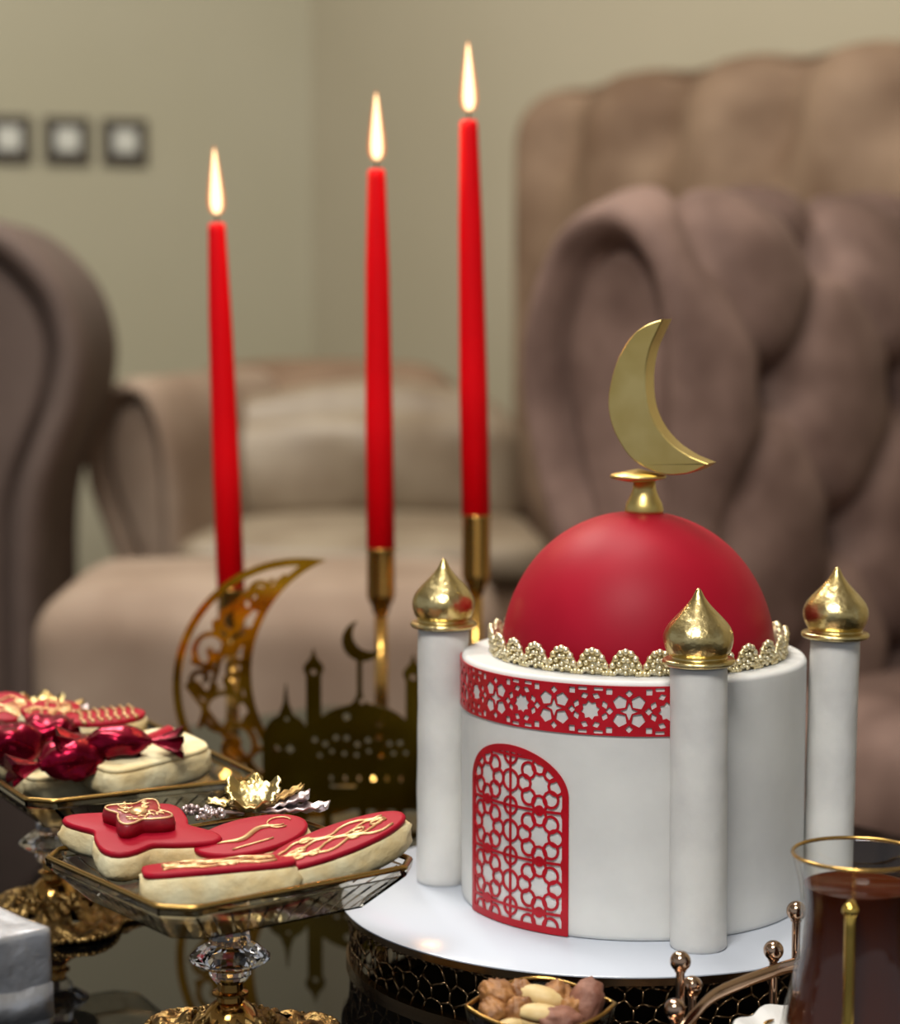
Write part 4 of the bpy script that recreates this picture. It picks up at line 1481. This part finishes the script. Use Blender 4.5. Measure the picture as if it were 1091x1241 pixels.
for i, (x, y, z, r, rt, lab) in enumerate((
        (0.0210, 0.0015, 0.0490, 0.0120, (20, -62, 30), 'wrinkled mauve-brown dried fruit standing at the right of the nut bowl'),
        (0.0085, -0.0115, 0.0450, 0.0118, (0, 10, 10), 'wrinkled brown dried fruit lying at the front of the nut bowl'))):
    o = link('dried_fruit', lump(r, (1.05, 0.72, 0.62), lambda n_: 1 + 0.12 * noise.noise(n_ * 2.3 + Vector((i, 0, 0))) + 0.10 * noise.noise(Vector((n_.x * 1.5, n_.y * 7, n_.z * 7)))), M['driedfruit'], None, (NBX + x, NBY + y, z - 0.0105), tuple(R_(q) for q in rt))
    tag(o, lab, 'dried fruit', NG)
for i, (x, y, z, r) in enumerate(((-0.011, 0.0, 0.031, 0.0135), (0.011, -0.001, 0.031, 0.0135), (0.0, 0.001, 0.016, 0.0125))):
    o = link('walnut', lump(r, (1.0, 1.15, 0.85), walnut_fn(8.1 * i + 2)), M['walnut'], None, (NBX + x, NBY + y, z - 0.0105))
    tag(o, 'walnut half buried under the other nuts in the leaf-shaped bowl', 'nut', NG)

# ------------------------------------------------------------------ tea tray, saucer, glass
GX, GY = 0.1875, 0.965
TT = thing('tea_tray', 'rose gold tray with ball-topped posts and curved rail under the tea glass', 'tray', (0.195, 0.96, 0))


def ellip(rx, ry, z, n=96):
    return [(rx * math.cos(2 * PI * k / n), ry * math.sin(2 * PI * k / n), z) for k in range(n)]


Geo().loft([ellip(0.110, 0.070, 0.0), ellip(0.115, 0.075, 0.0015), ellip(0.115, 0.075, 0.0065), ellip(0.113, 0.073, 0.0070), ellip(0.111, 0.071, 0.0050), ellip(0.05, 0.03, 0.0045)]).build('tray_plate', M['rosegold'], TT, angle=40)
for x, y, z in ((0.1085, 0.985, 0.0577), (0.1155, 0.9965, 0.0420), (0.1040, 0.965, 0.0412), (0.1580, 1.022, 0.0516), (0.1702, 1.030, 0.0690), (0.2320, 1.030, 0.0690), (0.2850, 0.985, 0.0577)):
    lx, ly = x - 0.195, y - 0.96
    p_ = Geo().lathe([(0, 0.004), (0.0034, 0.004), (0.0034, 0.0075), (0.0022, 0.0085), (0.0021, z - 0.0055), (0.0028, z - 0.005), (0.0028, z - 0.0042), (0, z - 0.0042)], 16, (lx, ly, 0)).build('post', M['rosegold'], TT, angle=40)
    Geo().ball((lx, ly, z), 0.0050, 24, 16).build('ball_finial', M['rosegold'], p_)
rail = [(0.0965, 0.93, 0.012), (0.100, 0.942, 0.024), (0.106, 0.955, 0.0335), (0.1135, 0.966, 0.0385), (0.1265, 0.985, 0.0422), (0.1530, 1.012, 0.0430), (0.1730, 1.024, 0.0445), (0.20, 1.0265, 0.046), (0.23, 1.022, 0.0455), (0.262, 1.003, 0.042), (0.284, 0.975, 0.036), (0.295, 0.945, 0.012)]
rl = catmull([(x - 0.195, y - 0.96, z) for x, y, z in rail], 8)
g = Geo()
loops = []
for i, p in enumerate(rl):
    t = (rl[min(i + 1, len(rl) - 1)] - rl[max(i - 1, 0)]).normalized()
    s_ = t.cross(Vector((0, 0, 1))).normalized()
    u_ = s_.cross(t).normalized()
    L = []
    for k in range(12):
        q = 2 * PI * k / 12
        L.append(p + s_ * 0.0014 * math.cos(q) + u_ * 0.0030 * math.sin(q) * (1 - 0.18 * math.cos(2 * q)))
    loops.append(L)
g.loft(loops).build('curved_rail', M['rosegold'], TT)

SA = thing('saucer', 'white porcelain saucer with wavy edge under the tea glass', 'saucer', (0.188, 0.958, 0.005))


def wavy(r, z, w=0.0):
    return [(r * (1 + w * math.cos(14 * 2 * PI * k / 112)) * math.cos(2 * PI * k / 112), r * (1 + w * math.cos(14 * 2 * PI * k / 112)) * math.sin(2 * PI * k / 112), z + (0.0009 * math.cos(14 * 2 * PI * k / 112) if w else 0)) for k in range(112)]


Geo().loft([wavy(0.026, 0), wavy(0.028, 0.0004), wavy(0.046, 0.011, 0.005), wavy(0.0575, 0.0225, 0.02), wavy(0.0588, 0.0235, 0.022), wavy(0.0575, 0.0245, 0.02), wavy(0.045, 0.0135, 0.004), wavy(0.030, 0.0042), wavy(0.01, 0.0032)]).build('dish', M['porcelain'], SA)
g = Geo()
rr = random.Random(5)
for k in range(14):
    a = 2 * PI * k / 14 + 0.1
    r0 = 0.0515
    z = 0.0196 + 0.0007
    c_, s_ = math.cos(a), math.sin(a)
    g.tube([(r0 * c_ - s_ * q * 0.004, r0 * s_ + c_ * q * 0.004, z + 0.002 * abs(q) * 0) for q in (-1, -0.3, 0.4, 1)], [0.0003, 0.0008, 0.0008, 0.0003], 6)
g.build('painted_sprigs', M['stemgold'], SA)['kind'] = 'stuff'

TG = thing('tea_glass', 'tulip-shaped glass of dark tea with gold rim and handle', 'glass', (GX, GY, 0.0095))
z0 = 0.0095
op = [(0, 0.0), (0.018, 0.0), (0.026, 0.002), (0.0315, 0.008), (0.0343, 0.018), (0.0340, 0.026), (0.0312, 0.038), (0.0275, 0.056), (0.0258, 0.074), (0.0264, 0.088), (0.0285, 0.098), (0.0303, 0.1045)]
of = [(p.x, p.y) for p in catmull([(r, z, 0) for r, z in op], 5)]
of[0] = (0, 0)
ipf = [(max(r - 0.0016, 0), z) for r, z in of if z > 0.0035]
ipf = [(0, 0.0040)] + ipf
Geo().lathe(of + [(0.0295, 0.1050)] + ipf[::-1], 72).build('glass_body', M['thinglass'], TG)
TL = 0.0905
tpf = [(0, 0.0046)] + [(max(r - 0.0022, 0), z) for r, z in of if 0.0046 < z < TL]
rl_ = tpf[-1][0]
tea = Geo().lathe(tpf + [(rl_, TL), (rl_ * 0.97, TL - 0.0004), (0, TL - 0.0004)], 72).build('tea', M['tea'], TG)
Geo().tube([(0.0299 * math.cos(2 * PI * k / 72), 0.0299 * math.sin(2 * PI * k / 72), 0.1050) for k in range(72)], 0.00095, 8, closed=True).build('gold_rim', M['goldtrim'], TG)
ha = math.atan2(-0.045, -0.0125)
hx, hy = math.cos(ha), math.sin(ha)
hp = catmull([(hx * 0.0268, hy * 0.0268, 0.0870), (hx * 0.0340, hy * 0.0340, 0.0905), (hx * 0.0395, hy * 0.0395, 0.0870), (hx * 0.0405, hy * 0.0405, 0.076), (hx * 0.0415, hy * 0.0415, 0.050), (hx * 0.0425, hy * 0.0425, 0.032), (hx * 0.0405, hy * 0.0405, 0.0245), (hx * 0.0345, hy * 0.0345, 0.0225)], 6)
hd = Geo().tube(hp, 0.0024, 12).build('handle', M['brightgold'], TG)
for hr_, hz_ in ((0.0385, 0.0890), (0.0425, 0.0290)):
    Geo().ball((hx * hr_, hy * hr_, hz_), 0.0038, 16, 10).build('handle_knob', M['brightgold'], hd)
